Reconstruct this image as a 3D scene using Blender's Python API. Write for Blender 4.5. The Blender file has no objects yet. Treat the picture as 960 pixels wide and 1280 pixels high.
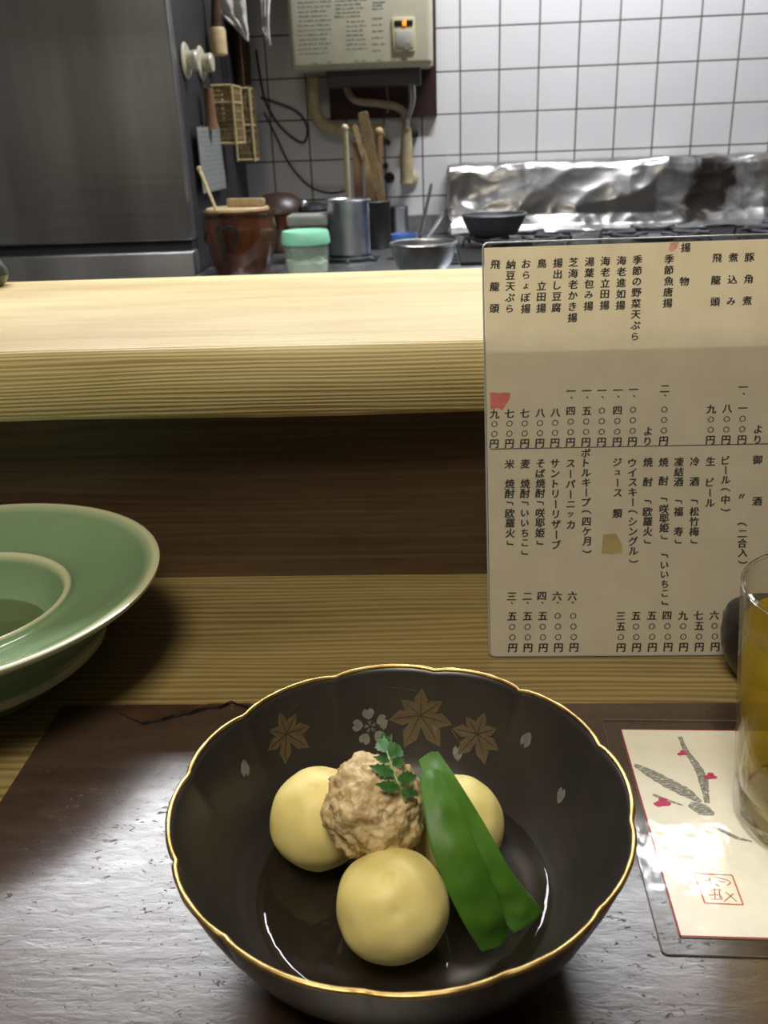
import bpy, bmesh, math, random
from mathutils import Vector, Matrix, noise
random.seed(7)
SC = bpy.context.scene
COL = SC.collection
PI = math.pi

# ------------------------------------------------------------------ camera
F_PX, TILT, YAW, ROLL = 1130.0, math.radians(22.5), math.radians(3.46), math.radians(2.2)
CAM = Vector((0, 0, 0.285))
ROT = (Matrix.Rotation(YAW, 3, 'Z') @ Matrix.Rotation(PI/2 - TILT, 3, 'X') @ Matrix.Rotation(-ROLL, 3, 'Z'))
cd = bpy.data.cameras.new('camera')
cd.sensor_fit = 'VERTICAL'; cd.sensor_height = 36.0; cd.sensor_width = 27.0
cd.lens = F_PX / 1280 * 36.0
cd.clip_start = 0.01; cd.clip_end = 50
cd.dof.use_dof = True; cd.dof.focus_distance = 0.43; cd.dof.aperture_fstop = 22.0
cam = bpy.data.objects.new('camera', cd); COL.objects.link(cam)
cam.matrix_world = Matrix.Translation(CAM) @ ROT.to_4x4()
SC.camera = cam

# ------------------------------------------------------------------ world, lights, exposure
w = bpy.data.worlds.new('world'); SC.world = w; w.use_nodes = True
bg = w.node_tree.nodes['Background']
bg.inputs['Color'].default_value = (1.0, 0.95, 0.86, 1); bg.inputs['Strength'].default_value = 0.05
SC.view_settings.view_transform = 'Standard'; SC.view_settings.look = 'None'
SC.view_settings.gamma = 1; SC.view_settings.use_curve_mapping = False
SC.view_settings.exposure = 0.0
SC.cycles.use_denoising = True
SC.cycles.blur_glossy = 0.3

def area(name, loc, target, sx, sy, power, color):
    l = bpy.data.lights.new(name, 'AREA'); l.shape = 'RECTANGLE'; l.size = sx; l.size_y = sy
    l.energy = power; l.color = color
    o = bpy.data.objects.new(name, l); COL.objects.link(o); o.location = loc
    o.rotation_euler = (Vector(target) - Vector(loc)).to_track_quat('-Z', 'Y').to_euler()
    return o
# a long fluorescent tube hung low over the pass, aimed at the counter; a ceiling tube over the stove;
# one dim warm lamp over the customers
area('pass_tube_lamp', (-0.36, 1.26, 0.83), (-0.36, 0.82, 0.0), 0.88, 0.10, 13, (0.95, 0.97, 1.0))
area('pass_bulb', (0.40, 1.22, 0.84), (0.35, 0.75, 0.0), 0.13, 0.11, 1.3, (0.97, 0.97, 1.0))
b_ = area('kitchen_tube_lamp', (0.42, 2.10, 1.50), (0.42, 2.30, 0), 0.60, 0.10, 25, (0.93, 0.95, 1.0)); b_.data.spread = math.radians(140)
d_ = area('dining_lamp', (-0.22, -0.18, 1.40), (0.0, 0.4, 0.1), 0.5, 0.5, 6.8, (1.0, 0.90, 0.73)); d_.data.spread = math.radians(110)

# ------------------------------------------------------------------ helpers
def ray(px, py):
    return ROT @ Vector(((px-480)/F_PX, (640-py)/F_PX, -1))
def P(px, py, X=None, Y=None, Z=None):
    d = ray(px, py)
    if X is not None: t = (X-CAM.x)/d.x
    elif Y is not None: t = (Y-CAM.y)/d.y
    else: t = (Z-CAM.z)/d.z
    return CAM + d*t
def V(*a): return Vector(a)

def newfaces(bm, before, mi):
    for f in bm.faces:
        if f not in before: f.material_index = mi
def box(bm, x0, x1, y0, y1, z0, z1, bev=0.0, seg=2, mi=0, M=None):
    before = set(bm.faces)
    r = bmesh.ops.create_cube(bm, size=1, matrix=Matrix.Translation(((x0+x1)/2, (y0+y1)/2, (z0+z1)/2)) @ Matrix.Diagonal((x1-x0, y1-y0, z1-z0, 1)))
    vs = r['verts']
    if bev > 0:
        es = list({e for v in vs for e in v.link_edges})
        bmesh.ops.bevel(bm, geom=es, offset=bev, segments=seg, affect='EDGES', profile=0.5)
    nf = [f for f in bm.faces if f not in before]
    for f in nf: f.material_index = mi
    if M is not None:
        bmesh.ops.transform(bm, matrix=M, verts=list({v for f in nf for v in f.verts}))
def lathe(bm, prof, seg=48, c=(0, 0, 0), mi=0, M=None, rad=None):
    c = Vector(c); rings = []; allv = []
    for k, (r, z) in enumerate(prof):
        if r < 1e-7:
            v = bm.verts.new(c + V(0, 0, z)); rings.append([v]); allv.append(v)
        else:
            ring = []
            for i in range(seg):
                a = 2*PI*i/seg
                rr = r*(rad(a, k) if rad else 1)
                v = bm.verts.new(c + V(rr*math.cos(a), rr*math.sin(a), z)); ring.append(v); allv.append(v)
            rings.append(ring)
    for a, b in zip(rings, rings[1:]):
        for i in range(seg):
            j = (i+1) % seg
            if len(a) == 1 and len(b) == 1: continue
            if len(a) == 1: f = bm.faces.new((a[0], b[j], b[i]))
            elif len(b) == 1: f = bm.faces.new((a[i], a[j], b[0]))
            else: f = bm.faces.new((a[i], a[j], b[j], b[i]))
            f.material_index = mi
    if M is not None: bmesh.ops.transform(bm, matrix=M, verts=allv)
    return rings
def tube(bm, pts, r, seg=10, mi=0, cap=True):
    pts = [Vector(p) for p in pts]; n = len(pts)
    rs = r if isinstance(r, (list, tuple)) else [r]*n
    t0 = (pts[1]-pts[0]).normalized()
    u = t0.orthogonal().normalized(); rings = []
    for i, p in enumerate(pts):
        t = (pts[min(i+1, n-1)] - pts[max(i-1, 0)]).normalized()
        u = (u - t*u.dot(t)).normalized(); b = t.cross(u)
        rings.append([bm.verts.new(p + (u*math.cos(2*PI*k/seg) + b*math.sin(2*PI*k/seg))*rs[i]) for k in range(seg)])
    for a, b in zip(rings, rings[1:]):
        for k in range(seg):
            bm.faces.new((a[k], a[(k+1) % seg], b[(k+1) % seg], b[k])).material_index = mi
    if cap:
        bm.faces.new(list(reversed(rings[0]))).material_index = mi
        bm.faces.new(rings[-1]).material_index = mi
def smoothpts(pts, n=8):
    pts = [Vector(p) for p in pts]; q = [pts[0]*2-pts[1]] + pts + [pts[-1]*2-pts[-2]]; out = []
    for i in range(1, len(q)-2):
        for k in range(n):
            t = k/n; a, b, c, d = q[i-1], q[i], q[i+1], q[i+2]
            out.append(0.5*((2*b) + (c-a)*t + (2*a-5*b+4*c-d)*t*t + (3*b-a-3*c+d)*t**3))
    out.append(pts[-1]); return out
def prism(bm, poly, n, h, mi=0):
    """poly: list of world points (planar), extruded by vector n*h"""
    n = Vector(n)*h
    a = [bm.verts.new(Vector(p)) for p in poly]; b = [bm.verts.new(Vector(p)+n) for p in poly]
    bm.faces.new(a).material_index = mi; bm.faces.new(list(reversed(b))).material_index = mi
    for i in range(len(a)):
        j = (i+1) % len(a)
        bm.faces.new((a[j], a[i], b[i], b[j])).material_index = mi
def rounded(w0, w1, h0, h1, r, n=6):
    out = []
    for cx, cy, a0 in ((w1-r, h1-r, 0), (w0+r, h1-r, PI/2), (w0+r, h0+r, PI), (w1-r, h0+r, 1.5*PI)):
        for k in range(n+1):
            a = a0 + PI/2*k/n; out.append((cx+r*math.cos(a), cy+r*math.sin(a)))
    return out
def root_loc(o):
    while o.parent: o = o.parent
    return o.location.copy()
def obj(name, bm, mats, parent=None, loc=None, smooth=True, angle=35, recalc=True):
    off = root_loc(parent) if parent else (Vector(loc) if loc is not None else V(0, 0, 0))
    if recalc: bmesh.ops.recalc_face_normals(bm, faces=bm.faces)
    bmesh.ops.translate(bm, vec=-off, verts=bm.verts)
    me = bpy.data.meshes.new(name); bm.to_mesh(me); bm.free()
    for m in (mats if isinstance(mats, (list, tuple)) else [mats]): me.materials.append(m)
    if smooth:
        me.shade_smooth(); me.set_sharp_from_angle(angle=math.radians(angle))
    o = bpy.data.objects.new(name, me); COL.objects.link(o)
    if parent: o.parent = parent
    else: o.location = off
    return o
def tag(o, label, cat, group=None, kind=None):
    o['label'] = label; o['category'] = cat
    if group: o['group'] = group
    if kind: o['kind'] = kind
    return o
def thing(name, label, cat, loc, group=None):
    o = bpy.data.objects.new(name, None); COL.objects.link(o); o.location = loc; o.empty_display_size = 0.02
    return tag(o, label, cat, group)
def struct(name, bm, m):
    o = obj(name, bm, m, smooth=False); o['kind'] = 'structure'; return o
B = bmesh.new

# ------------------------------------------------------------------ materials
class N:
    def __init__(s, name):
        s.m = bpy.data.materials.new(name); s.m.use_nodes = True
        s.t = s.m.node_tree; s.b = s.t.nodes['Principled BSDF']; s.out = s.t.nodes['Material Output']
    def n(s, typ, ins=None, **kw):
        x = s.t.nodes.new(typ)
        for k, v in kw.items(): setattr(x, k, v)
        for k, v in (ins or {}).items():
            if hasattr(v, 'is_output'): s.t.links.new(v, x.inputs[k])
            else: x.inputs[k].default_value = v
        return x
    def set(s, **kw):
        for k, v in kw.items():
            k = k.replace('_', ' ')
            if hasattr(v, 'is_output'): s.t.links.new(v, s.b.inputs[k])
            else: s.b.inputs[k].default_value = v
        return s
    def math(s, op, a, b=0.0, c=None):
        ins = {0: a, 1: b}
        if c is not None: ins[2] = c
        return s.n('ShaderNodeMath', ins, operation=op).outputs[0]
    def mix(s, f, a, b):
        x = s.n('ShaderNodeMix', data_type='RGBA')
        for i, v in ((0, f), (6, a), (7, b)):
            if hasattr(v, 'is_output'): s.t.links.new(v, x.inputs[i])
            else: x.inputs[i].default_value = v
        return x.outputs[2]
    def ramp(s, f, *stops):
        x = s.n('ShaderNodeValToRGB', {0: f}); e = x.color_ramp.elements
        while len(e) < len(stops): e.new(0.5)
        for el, (p, c) in zip(e, stops):
            el.position = p; el.color = c if len(c) == 4 else (*c, 1)
        return x.outputs[0]
    def obj(s): return s.n('ShaderNodeTexCoord').outputs['Object']
    def noise(s, vec, scale, detail=3, rough=0.5, dist=0.0):
        return s.n('ShaderNodeTexNoise', {'Vector': vec, 'Scale': scale, 'Detail': detail, 'Roughness': rough, 'Distortion': dist}).outputs['Fac']
    def scale(s, vec, sc):
        return s.n('ShaderNodeVectorMath', {0: vec, 1: sc}, operation='MULTIPLY').outputs[0]
    def bump(s, h, strength=0.3, dist=0.001):
        x = s.n('ShaderNodeBump', {'Height': h, 'Strength': strength, 'Distance': dist}).outputs[0]
        s.t.links.new(x, s.b.inputs['Normal']); return x
def c4(c): return (*c, 1) if len(c) == 3 else c
def plain(name, col, rough=0.5, metal=0.0, var=0.12, vscale=40, bump=0.0, bscale=200, **kw):
    """solid colour with a little procedural unevenness"""
    m = N(name); co = m.obj()
    nz = m.noise(co, vscale, 4, 0.6)
    d = tuple(x*(1-var) for x in col); l = tuple(min(1, x*(1+var)) for x in col)
    m.set(Base_Color=m.ramp(nz, (0.3, d), (0.7, l)), Metallic=metal,
          Roughness=m.math('ADD', rough-0.05, m.math('MULTIPLY', nz, 0.1)))
    if bump: m.bump(m.noise(co, bscale, 3), bump)
    for k, v in kw.items(): m.set(**{k: v})
    return m.m
def wood(name, cols, spacing=0.0035, bump=0.25, rough=0.5, warp=0.004, contrast=(0.25, 0.75), fibre=0.35, blotch=0.3, wscale=14.0, amp=0.0007, wave=0.2):
    """grain running along X; rings vary with y+z so they wrap over the edge"""
    m = N(name); co = m.obj(); xyz = m.n('ShaderNodeSeparateXYZ', {0: co})
    q = m.math('ADD', xyz.outputs[1], m.math('MULTIPLY', xyz.outputs[2], 1.3))
    lowv = m.n('ShaderNodeCombineXYZ', {0: m.math('MULTIPLY', xyz.outputs[0], 2.2), 1: m.math('MULTIPLY', q, wscale)}).outputs[0]
    low = m.noise(lowv, 1.0, 2, 0.5)
    q2 = m.math('ADD', q, m.math('MULTIPLY', low, warp*4))
    vec = m.n('ShaderNodeCombineXYZ', {0: q2, 1: m.math('MULTIPLY', xyz.outputs[0], 0.03)}).outputs[0]
    wv = m.n('ShaderNodeTexWave', {'Vector': vec, 'Scale': 2*PI/(20*spacing), 'Distortion': 4.0, 'Detail': 2.0, 'Detail Scale': 1.6}, wave_type='BANDS', bands_direction='X', wave_profile='SIN').outputs['Fac']
    rv = m.n('ShaderNodeCombineXYZ', {0: m.math('MULTIPLY', q2, 1.0/spacing), 1: m.math('MULTIPLY', xyz.outputs[0], 1.6)}).outputs[0]
    rg = m.noise(rv, 1.0, 3, 0.6)
    fv = m.n('ShaderNodeCombineXYZ', {0: m.math('MULTIPLY', q2, 1100), 1: m.math('MULTIPLY', xyz.outputs[0], 22)}).outputs[0]
    fib = m.noise(fv, 1.0, 3, 0.6)
    bl = m.noise(m.scale(co, (3, 14, 14)), 1.0, 3, 0.55)
    f = m.math('ADD', m.math('MULTIPLY', wv, wave), m.math('ADD', m.math('MULTIPLY', rg, 1-wave-fibre), m.math('MULTIPLY', fib, fibre)))
    f = m.math('ADD', f, m.math('MULTIPLY', m.math('SUBTRACT', bl, 0.5), blotch))
    m.set(Base_Color=m.ramp(f, (contrast[0], cols[0]), (0.5, cols[1]), (contrast[1], cols[2])),
          Roughness=m.math('ADD', rough-0.08, m.math('MULTIPLY', fib, 0.16)))
    m.bump(f, bump, amp)
    return m.m
def thin_ior(m, ior):
    """same Fresnel from both sides of a thin clear layer"""
    bf = m.n('ShaderNodeNewGeometry').outputs['Backfacing']
    return m.math('ADD', ior, m.math('MULTIPLY', bf, 1/ior-ior))
def film_mat(name, bumps=0.0, bscale=30, rough=0.04, tint=(0.97, 0.975, 0.97), ior=1.5, boost=1.0):
    """thin clear plastic: lets light straight through, mirrors by Fresnel"""
    m = N(name); t = m.t
    tr = m.n('ShaderNodeBsdfTransparent', {'Color': c4(tint)}); gl = m.n('ShaderNodeBsdfGlossy', {'Roughness': rough})
    fr = m.n('ShaderNodeFresnel', {'IOR': thin_ior(m, ior)})
    if bumps:
        b = m.n('ShaderNodeBump', {'Height': m.noise(m.obj(), bscale, 3, 0.55), 'Strength': bumps, 'Distance': 0.002}).outputs[0]
        t.links.new(b, gl.inputs['Normal']); t.links.new(b, fr.inputs['Normal'])
    mx = m.n('ShaderNodeMixShader', {0: m.math('MULTIPLY', fr.outputs[0], boost), 1: tr.outputs[0], 2: gl.outputs[0]})
    t.links.new(mx.outputs[0], m.out.inputs['Surface'])
    return m.m

M_tile = N('white_tile'); m = M_tile
co = m.obj(); sx = m.n('ShaderNodeSeparateXYZ', {0: co})
tv = m.n('ShaderNodeCombineXYZ', {0: m.math('ADD', sx.outputs[0], 10.0-0.083), 1: m.math('ADD', sx.outputs[2], 10.0-0.2345)}).outputs[0]
br = m.n('ShaderNodeTexBrick', {'Vector': tv, 'Color1': (0.62, 0.615, 0.63, 1), 'Color2': (0.67, 0.66, 0.675, 1), 'Mortar': (0.055, 0.045, 0.035, 1), 'Scale': 1.0, 'Mortar Size': 0.0023, 'Mortar Smooth': 0.25, 'Bias': 0.0, 'Brick Width': 0.1, 'Row Height': 0.1}, offset=0.0, squash=1.0)
gr = m.noise(co, 6, 4, 0.6)
m.set(Base_Color=m.mix(m.math('MULTIPLY', gr, 0.25), br.outputs['Color'], (0.46, 0.41, 0.33, 1)),
      Roughness=m.math('ADD', 0.28, m.math('MULTIPLY', br.outputs['Fac'], 0.5)))
m.bump(m.math('SUBTRACT', m.math('MULTIPLY', m.noise(co, 14, 2), 0.12), br.outputs['Fac']), 0.5, 0.002)
M_tile = M_tile.m

M_beam = wood('pale_cypress', [(0.33, 0.225, 0.080), (0.50, 0.395, 0.170), (0.60, 0.51, 0.27)], 0.0034, 0.6, 0.55, warp=0.004, amp=0.0010, wave=0.36, blotch=1.0, contrast=(0.22, 0.74))
M_ledge = wood('brown_cypress', [(0.115, 0.078, 0.027), (0.235, 0.172, 0.064), (0.35, 0.268, 0.115)], 0.0052, 0.35, 0.42, warp=0.008, blotch=0.6, wave=0.24)
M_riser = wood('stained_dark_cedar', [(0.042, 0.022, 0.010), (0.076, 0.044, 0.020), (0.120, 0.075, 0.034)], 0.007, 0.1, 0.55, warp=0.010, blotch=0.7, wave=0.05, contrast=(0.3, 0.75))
M_paint = plain('old_plaster', (0.42, 0.40, 0.36), 0.8)
M_floor = plain('kitchen_floor', (0.10, 0.10, 0.10), 0.6)
M_ceil = plain('ceiling_board', (0.32, 0.30, 0.27), 0.8)
M_steel = plain('brushed_steel', (0.46, 0.47, 0.48), 0.33, 1.0, 0.15, 30)
M_steeld = plain('dull_steel', (0.33, 0.34, 0.35), 0.42, 1.0, 0.2, 60)
M_black = plain('black_metal', (0.018, 0.018, 0.019), 0.4, 0.3)
M_iron = plain('grey_cast_iron', (0.055, 0.058, 0.062), 0.5, 0.4)
M_dark = plain('dark_gap', (0.012, 0.011, 0.011), 0.7)
M_board = plain('dark_brown_board', (0.040, 0.016, 0.014), 0.5)
M_cream = plain('cream_enamel', (0.50, 0.475, 0.35), 0.35, 0, 0.05)
M_creamd = plain('cream_plastic', (0.52, 0.47, 0.28), 0.4)
M_print = plain('grey_print', (0.20, 0.19, 0.155), 0.6)
M_pipe = plain('beige_pipe_wrap', (0.46, 0.38, 0.22), 0.6, 0, 0.2, 60, 0.4)
M_pipeb = plain('tan_tube', (0.34, 0.26, 0.18), 0.55, 0, 0.2, 60)
M_rubber = plain('black_rubber', (0.05, 0.042, 0.036), 0.6)
M_cable = plain('brown_cable', (0.10, 0.055, 0.04), 0.6)
M_bamboo = plain('bamboo', (0.42, 0.32, 0.16), 0.5, 0, 0.25, 120)
M_bamboodark = plain('old_bamboo', (0.24, 0.17, 0.075), 0.55, 0, 0.25, 120)
M_utwood = plain('worn_wood', (0.36, 0.25, 0.12), 0.55, 0, 0.25, 80)
M_utdark = plain('brown_wood', (0.16, 0.085, 0.035), 0.55, 0, 0.25, 80)
M_pestle = plain('dark_pestle_wood', (0.065, 0.032, 0.015), 0.45, 0, 0.25, 60)
M_pale = plain('pale_wood', (0.50, 0.38, 0.20), 0.5, 0, 0.15, 60)
M_cloth = plain('white_cloth', (0.84, 0.82, 0.78), 0.85, 0, 0.08, 60, 0.3, 900)
M_mint = plain('mint_plastic', (0.28, 0.70, 0.47), 0.4, 0, 0.05)
M_blue = plain('blue_plastic', (0.10, 0.22, 0.60), 0.4)
M_powder = plain('white_powder', (0.80, 0.80, 0.76), 0.9, 0, 0.05, 200, 0.5)
M_clearp = N('cloudy_plastic'); M_clearp.set(Base_Color=(0.75, 0.80, 0.74, 1), Roughness=0.25, Transmission_Weight=0.0)
_tr = M_clearp.n('ShaderNodeBsdfTransparent', {'Color': (0.85, 0.9, 0.85, 1)})
_mx = M_clearp.n('ShaderNodeMixShader', {0: 0.16, 1: _tr.outputs[0], 2: M_clearp.b.outputs[0]})
M_clearp.t.links.new(_mx.outputs[0], M_clearp.out.inputs['Surface']); M_clearp = M_clearp.m

m = N('brown_glaze'); co = m.obj(); nz = m.noise(m.scale(co, (14, 14, 5)), 1.0, 4)
m.set(Base_Color=m.ramp(nz, (0.35, (0.014, 0.005, 0.003)), (0.55, (0.070, 0.022, 0.009)), (0.75, (0.12, 0.042, 0.016))), Roughness=0.14, Coat_Weight=0.5)
M_jar = m.m
m = N('celadon_glaze'); co = m.obj(); nz = m.noise(co, 12, 3)
geo = m.n('ShaderNodeNewGeometry').outputs['Pointiness']
edge = m.ramp(geo, (0.502, (0, 0, 0)), (0.540, (1, 1, 1)))   # glaze runs thin and pale over sharp edges
m.set(Base_Color=m.mix(edge, m.ramp(nz, (0.3, (0.150, 0.240, 0.128)), (0.7, (0.185, 0.285, 0.155))), (0.50, 0.52, 0.33, 1)), Roughness=0.16, Coat_Weight=0.3, Coat_Roughness=0.05)
M_celadon = m.m
M_celedge = plain('thin_pale_glaze', (0.42, 0.46, 0.28), 0.14, 0, 0.1, 60)
m = N('bowl_brown_glaze'); co = m.obj()
sp = m.ramp(m.noise(co, 1500, 1), (0.66, (0, 0, 0)), (0.74, (1, 1, 1)))
m.set(Base_Color=m.mix(m.math('MULTIPLY', sp, 0.22), m.ramp(m.noise(co, 40, 3), (0.3, (0.021, 0.0180, 0.0165)), (0.7, (0.028, 0.024, 0.022))), (0.10, 0.09, 0.075, 1)), Roughness=m.math('ADD', 0.27, m.math('MULTIPLY', m.noise(co, 60, 3), 0.1)), Specular_IOR_Level=0.5)
M_bowl = m.m
m = N('gold_rim'); co = m.obj(); nz = m.noise(co, 120, 4)
m.set(Base_Color=m.ramp(nz, (0.3, (0.30, 0.18, 0.055)), (0.6, (0.56, 0.40, 0.16))), Metallic=1.0, Roughness=0.36)
M_gold = m.m
M_goldleaf = plain('matt_gold_paint', (0.100, 0.072, 0.036), 0.5, 0.25, 0.18, 300)
M_leafvein = plain('dark_vein', (0.03, 0.02, 0.012), 0.5)
M_silver = plain('matt_silver_paint', (0.17, 0.165, 0.15), 0.5, 0.25, 0.2, 300)
m = N('clear_broth'); t = m.t
tr = m.n('ShaderNodeBsdfTransparent', {'Color': (0.88, 0.86, 0.82, 1)}); gl = m.n('ShaderNodeBsdfGlossy', {'Roughness': 0.02})
b = m.n('ShaderNodeBump', {'Height': m.noise(m.obj(), 90, 2), 'Strength': 0.12, 'Distance': 0.002}).outputs[0]
fr = m.n('ShaderNodeFresnel', {'IOR': thin_ior(m, 1.33), 'Normal': b}); t.links.new(b, gl.inputs['Normal'])
t.links.new(m.n('ShaderNodeMixShader', {0: fr.outputs[0], 1: tr.outputs[0], 2: gl.outputs[0]}).outputs[0], m.out.inputs['Surface'])
M_broth = m.m
m = N('potato_flesh'); co = m.obj(); nz = m.noise(co, 35, 4, 0.6)
pit = m.ramp(m.noise(co, 75, 2), (0.24, (1, 1, 1)), (0.32, (0, 0, 0)))
m.set(Base_Color=m.mix(m.math('MULTIPLY', pit, 0.35), m.ramp(nz, (0.3, (0.68, 0.56, 0.180)), (0.7, (0.76, 0.66, 0.27))), (0.38, 0.24, 0.07, 1)),
      Roughness=0.5, Subsurface_Weight=0.25, Subsurface_Radius=(0.008, 0.005, 0.002), Subsurface_Scale=0.5)
m.bump(m.noise(co, 260, 3), 0.12, 0.0006); M_potato = m.m
m = N('chicken_meatball'); co = m.obj(); nz = m.noise(co, 170, 5, 0.65, 0.6); big = m.noise(co, 60, 3)
m.set(Base_Color=m.ramp(m.math('ADD', m.math('MULTIPLY', nz, 0.65), m.math('MULTIPLY', big, 0.35)), (0.30, (0.33, 0.215, 0.095)), (0.5, (0.56, 0.42, 0.215)), (0.68, (0.70, 0.57, 0.34))),
      Roughness=0.5, Subsurface_Weight=0.15, Subsurface_Radius=(0.006, 0.003, 0.002), Subsurface_Scale=0.4)
m.bump(nz, 0.55, 0.0016); M_meat = m.m
m = N('snow_pea_skin'); co = m.obj(); nz = m.noise(m.scale(co, (60, 60, 60)), 1.0, 4)
m.set(Base_Color=m.ramp(nz, (0.3, (0.033, 0.110, 0.007)), (0.7, (0.072, 0.180, 0.014))), Roughness=0.48, Specular_IOR_Level=0.35, Subsurface_Weight=0.1, Subsurface_Radius=(0.002, 0.004, 0.001), Subsurface_Scale=0.4)
m.bump(m.noise(co, 300, 3), 0.15, 0.0006); M_pea = m.m
M_peaedge = plain('snow_pea_cut', (0.22, 0.42, 0.09), 0.4)
M_herb = plain('herb_leaf', (0.080, 0.235, 0.060), 0.4, 0, 0.35, 300)
M_herbstem = plain('herb_stem', (0.16, 0.30, 0.08), 0.4)
M_glass = film_mat('drink_glass', 0.0, tint=(0.985, 0.99, 0.985), rough=0.0, ior=1.5)
m = N('amber_drink'); t = m.t
rf = m.n('ShaderNodeBsdfRefraction', {'Color': (0.95, 0.80, 0.32, 1), 'Roughness': 0.0, 'IOR': 1.2})
tr = m.n('ShaderNodeBsdfTransparent', {'Color': (0.98, 0.85, 0.27, 1)}); gl = m.n('ShaderNodeBsdfGlossy', {'Roughness': 0.01})
b = m.n('ShaderNodeBump', {'Height': m.noise(m.obj(), 60, 2), 'Strength': 0.15, 'Distance': 0.003}).outputs[0]
t.links.new(b, rf.inputs['Normal'])
tl = m.n('ShaderNodeBsdfTranslucent', {'Color': (0.97, 0.74, 0.16, 1)})
body = m.n('ShaderNodeMixShader', {0: 0.85, 1: rf.outputs[0], 2: tr.outputs[0]})
body = m.n('ShaderNodeMixShader', {0: 0.24, 1: body.outputs[0], 2: tl.outputs[0]})
fr = m.n('ShaderNodeFresnel', {'IOR': thin_ior(m, 1.34)})
t.links.new(m.n('ShaderNodeMixShader', {0: fr.outputs[0], 1: body.outputs[0], 2: gl.outputs[0]}).outputs[0], m.out.inputs['Surface'])
M_drink = m.m
m = N('thick_glass'); m.set(Base_Color=(0.98, 1.0, 0.99, 1), Roughness=0.0, IOR=1.35, Transmission_Weight=1.0); M_thick = m.m

m = N('menu_paper'); co = m.obj(); nz = m.noise(co, 60, 5, 0.65)
col = m.ramp(nz, (0.3, (0.77, 0.705, 0.56)), (0.7, (0.83, 0.77, 0.63)))
m.set(Base_Color=col, Roughness=0.8)
tl = m.n('ShaderNodeBsdfTranslucent', {'Color': col})
m.t.links.new(m.n('ShaderNodeMixShader', {0: 0.58, 1: m.b.outputs[0], 2: tl.outputs[0]}).outputs[0], m.out.inputs['Surface'])
M_paper = m.m
M_ink = plain('black_ink', (0.018, 0.014, 0.010), 0.7)
M_redstain = plain('red_stain', (0.42, 0.10, 0.085), 0.7, 0, 0.25, 200)
M_pinkstain = plain('pink_stain', (0.62, 0.30, 0.24), 0.8, 0, 0.2, 200)
M_olivestain = plain('olive_tape_stain', (0.30, 0.235, 0.09), 0.7, 0, 0.15, 200)
M_film = film_mat('clear_sleeve', 0.0, tint=(0.965, 0.97, 0.97), boost=0.5)
M_filmedge = plain('sleeve_edge', (0.30, 0.31, 0.32), 0.25)
M_cardpaper = plain('card_paper', (0.84, 0.81, 0.70), 0.7, 0, 0.04, 100)
M_cardred = plain('card_red_line', (0.32, 0.02, 0.035), 0.6)
M_plum = plain('plum_red', (0.55, 0.05, 0.14), 0.6, 0, 0.3, 500)
M_seal = plain('seal_vermilion', (0.55, 0.19, 0.10), 0.7)
m = N('grey_brush_ink'); co = m.obj()
st = m.ramp(m.noise(m.scale(co, (500, 900, 1)), 1.0, 4, 0.7), (0.36, (0.13, 0.135, 0.125)), (0.54, (0.33, 0.33, 0.30)), (0.66, (0.78, 0.75, 0.65)))
m.set(Base_Color=st, Roughness=0.7); M_brush = m.m
M_cardfilm = film_mat('card_laminate', 0.28, 38, 0.09, boost=0.9)

m = N('dark_lacquer'); co = m.obj(); xyz = m.n('ShaderNodeSeparateXYZ', {0: co})
gv = m.n('ShaderNodeCombineXYZ', {0: m.math('MULTIPLY', xyz.outputs[0], 10), 1: m.math('MULTIPLY', xyz.outputs[1], 75)}).outputs[0]
grn = m.noise(gv, 1.0, 5, 0.6, 0.8)
scv = m.noise(m.scale(co, (150, 260, 1)), 1.0, 4, 0.62, 2.2)
nick = m.ramp(scv, (0.63, (0, 0, 0)), (0.68, (1, 1, 1)))
mot = m.noise(m.scale(co, (70, 190, 1)), 1.0, 5, 0.65, 0.5)
m.set(Base_Color=m.mix(m.math('MULTIPLY', nick, 0.5), m.ramp(grn, (0.3, (0.034, 0.018, 0.012)), (0.7, (0.062, 0.033, 0.021))), (0.016, 0.010, 0.008, 1)),
      Roughness=m.math('ADD', 0.20, m.math('ADD', m.math('MULTIPLY', mot, 0.26), m.math('MULTIPLY', nick, 0.35))), IOR=1.6, Specular_IOR_Level=0.6, Coat_Weight=m.math('SUBTRACT', 0.85, m.math('MULTIPLY', nick, 0.7)), Coat_Roughness=m.math('ADD', 0.26, m.math('MULTIPLY', mot, 0.2)), Coat_IOR=1.6)
m.bump(m.math('SUBTRACT', m.math('ADD', m.math('MULTIPLY', grn, 0.5), m.math('MULTIPLY', mot, 0.5)), m.math('MULTIPLY', nick, 1.2)), 0.25, 0.0012)
m.t.links.new(m.b.inputs['Normal'].links[0].from_socket, m.b.inputs['Coat Normal'])
M_lacquer = m.m
M_flake = plain('reddish_lacquer_skin', (0.048, 0.024, 0.014), 0.36, 0, 0.3, 60, 0.2)
M_flakegap = plain('flake_gap_shade', (0.012, 0.008, 0.006), 0.6)  # near-black front face, painted as the shade in the gap below the skin

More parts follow.
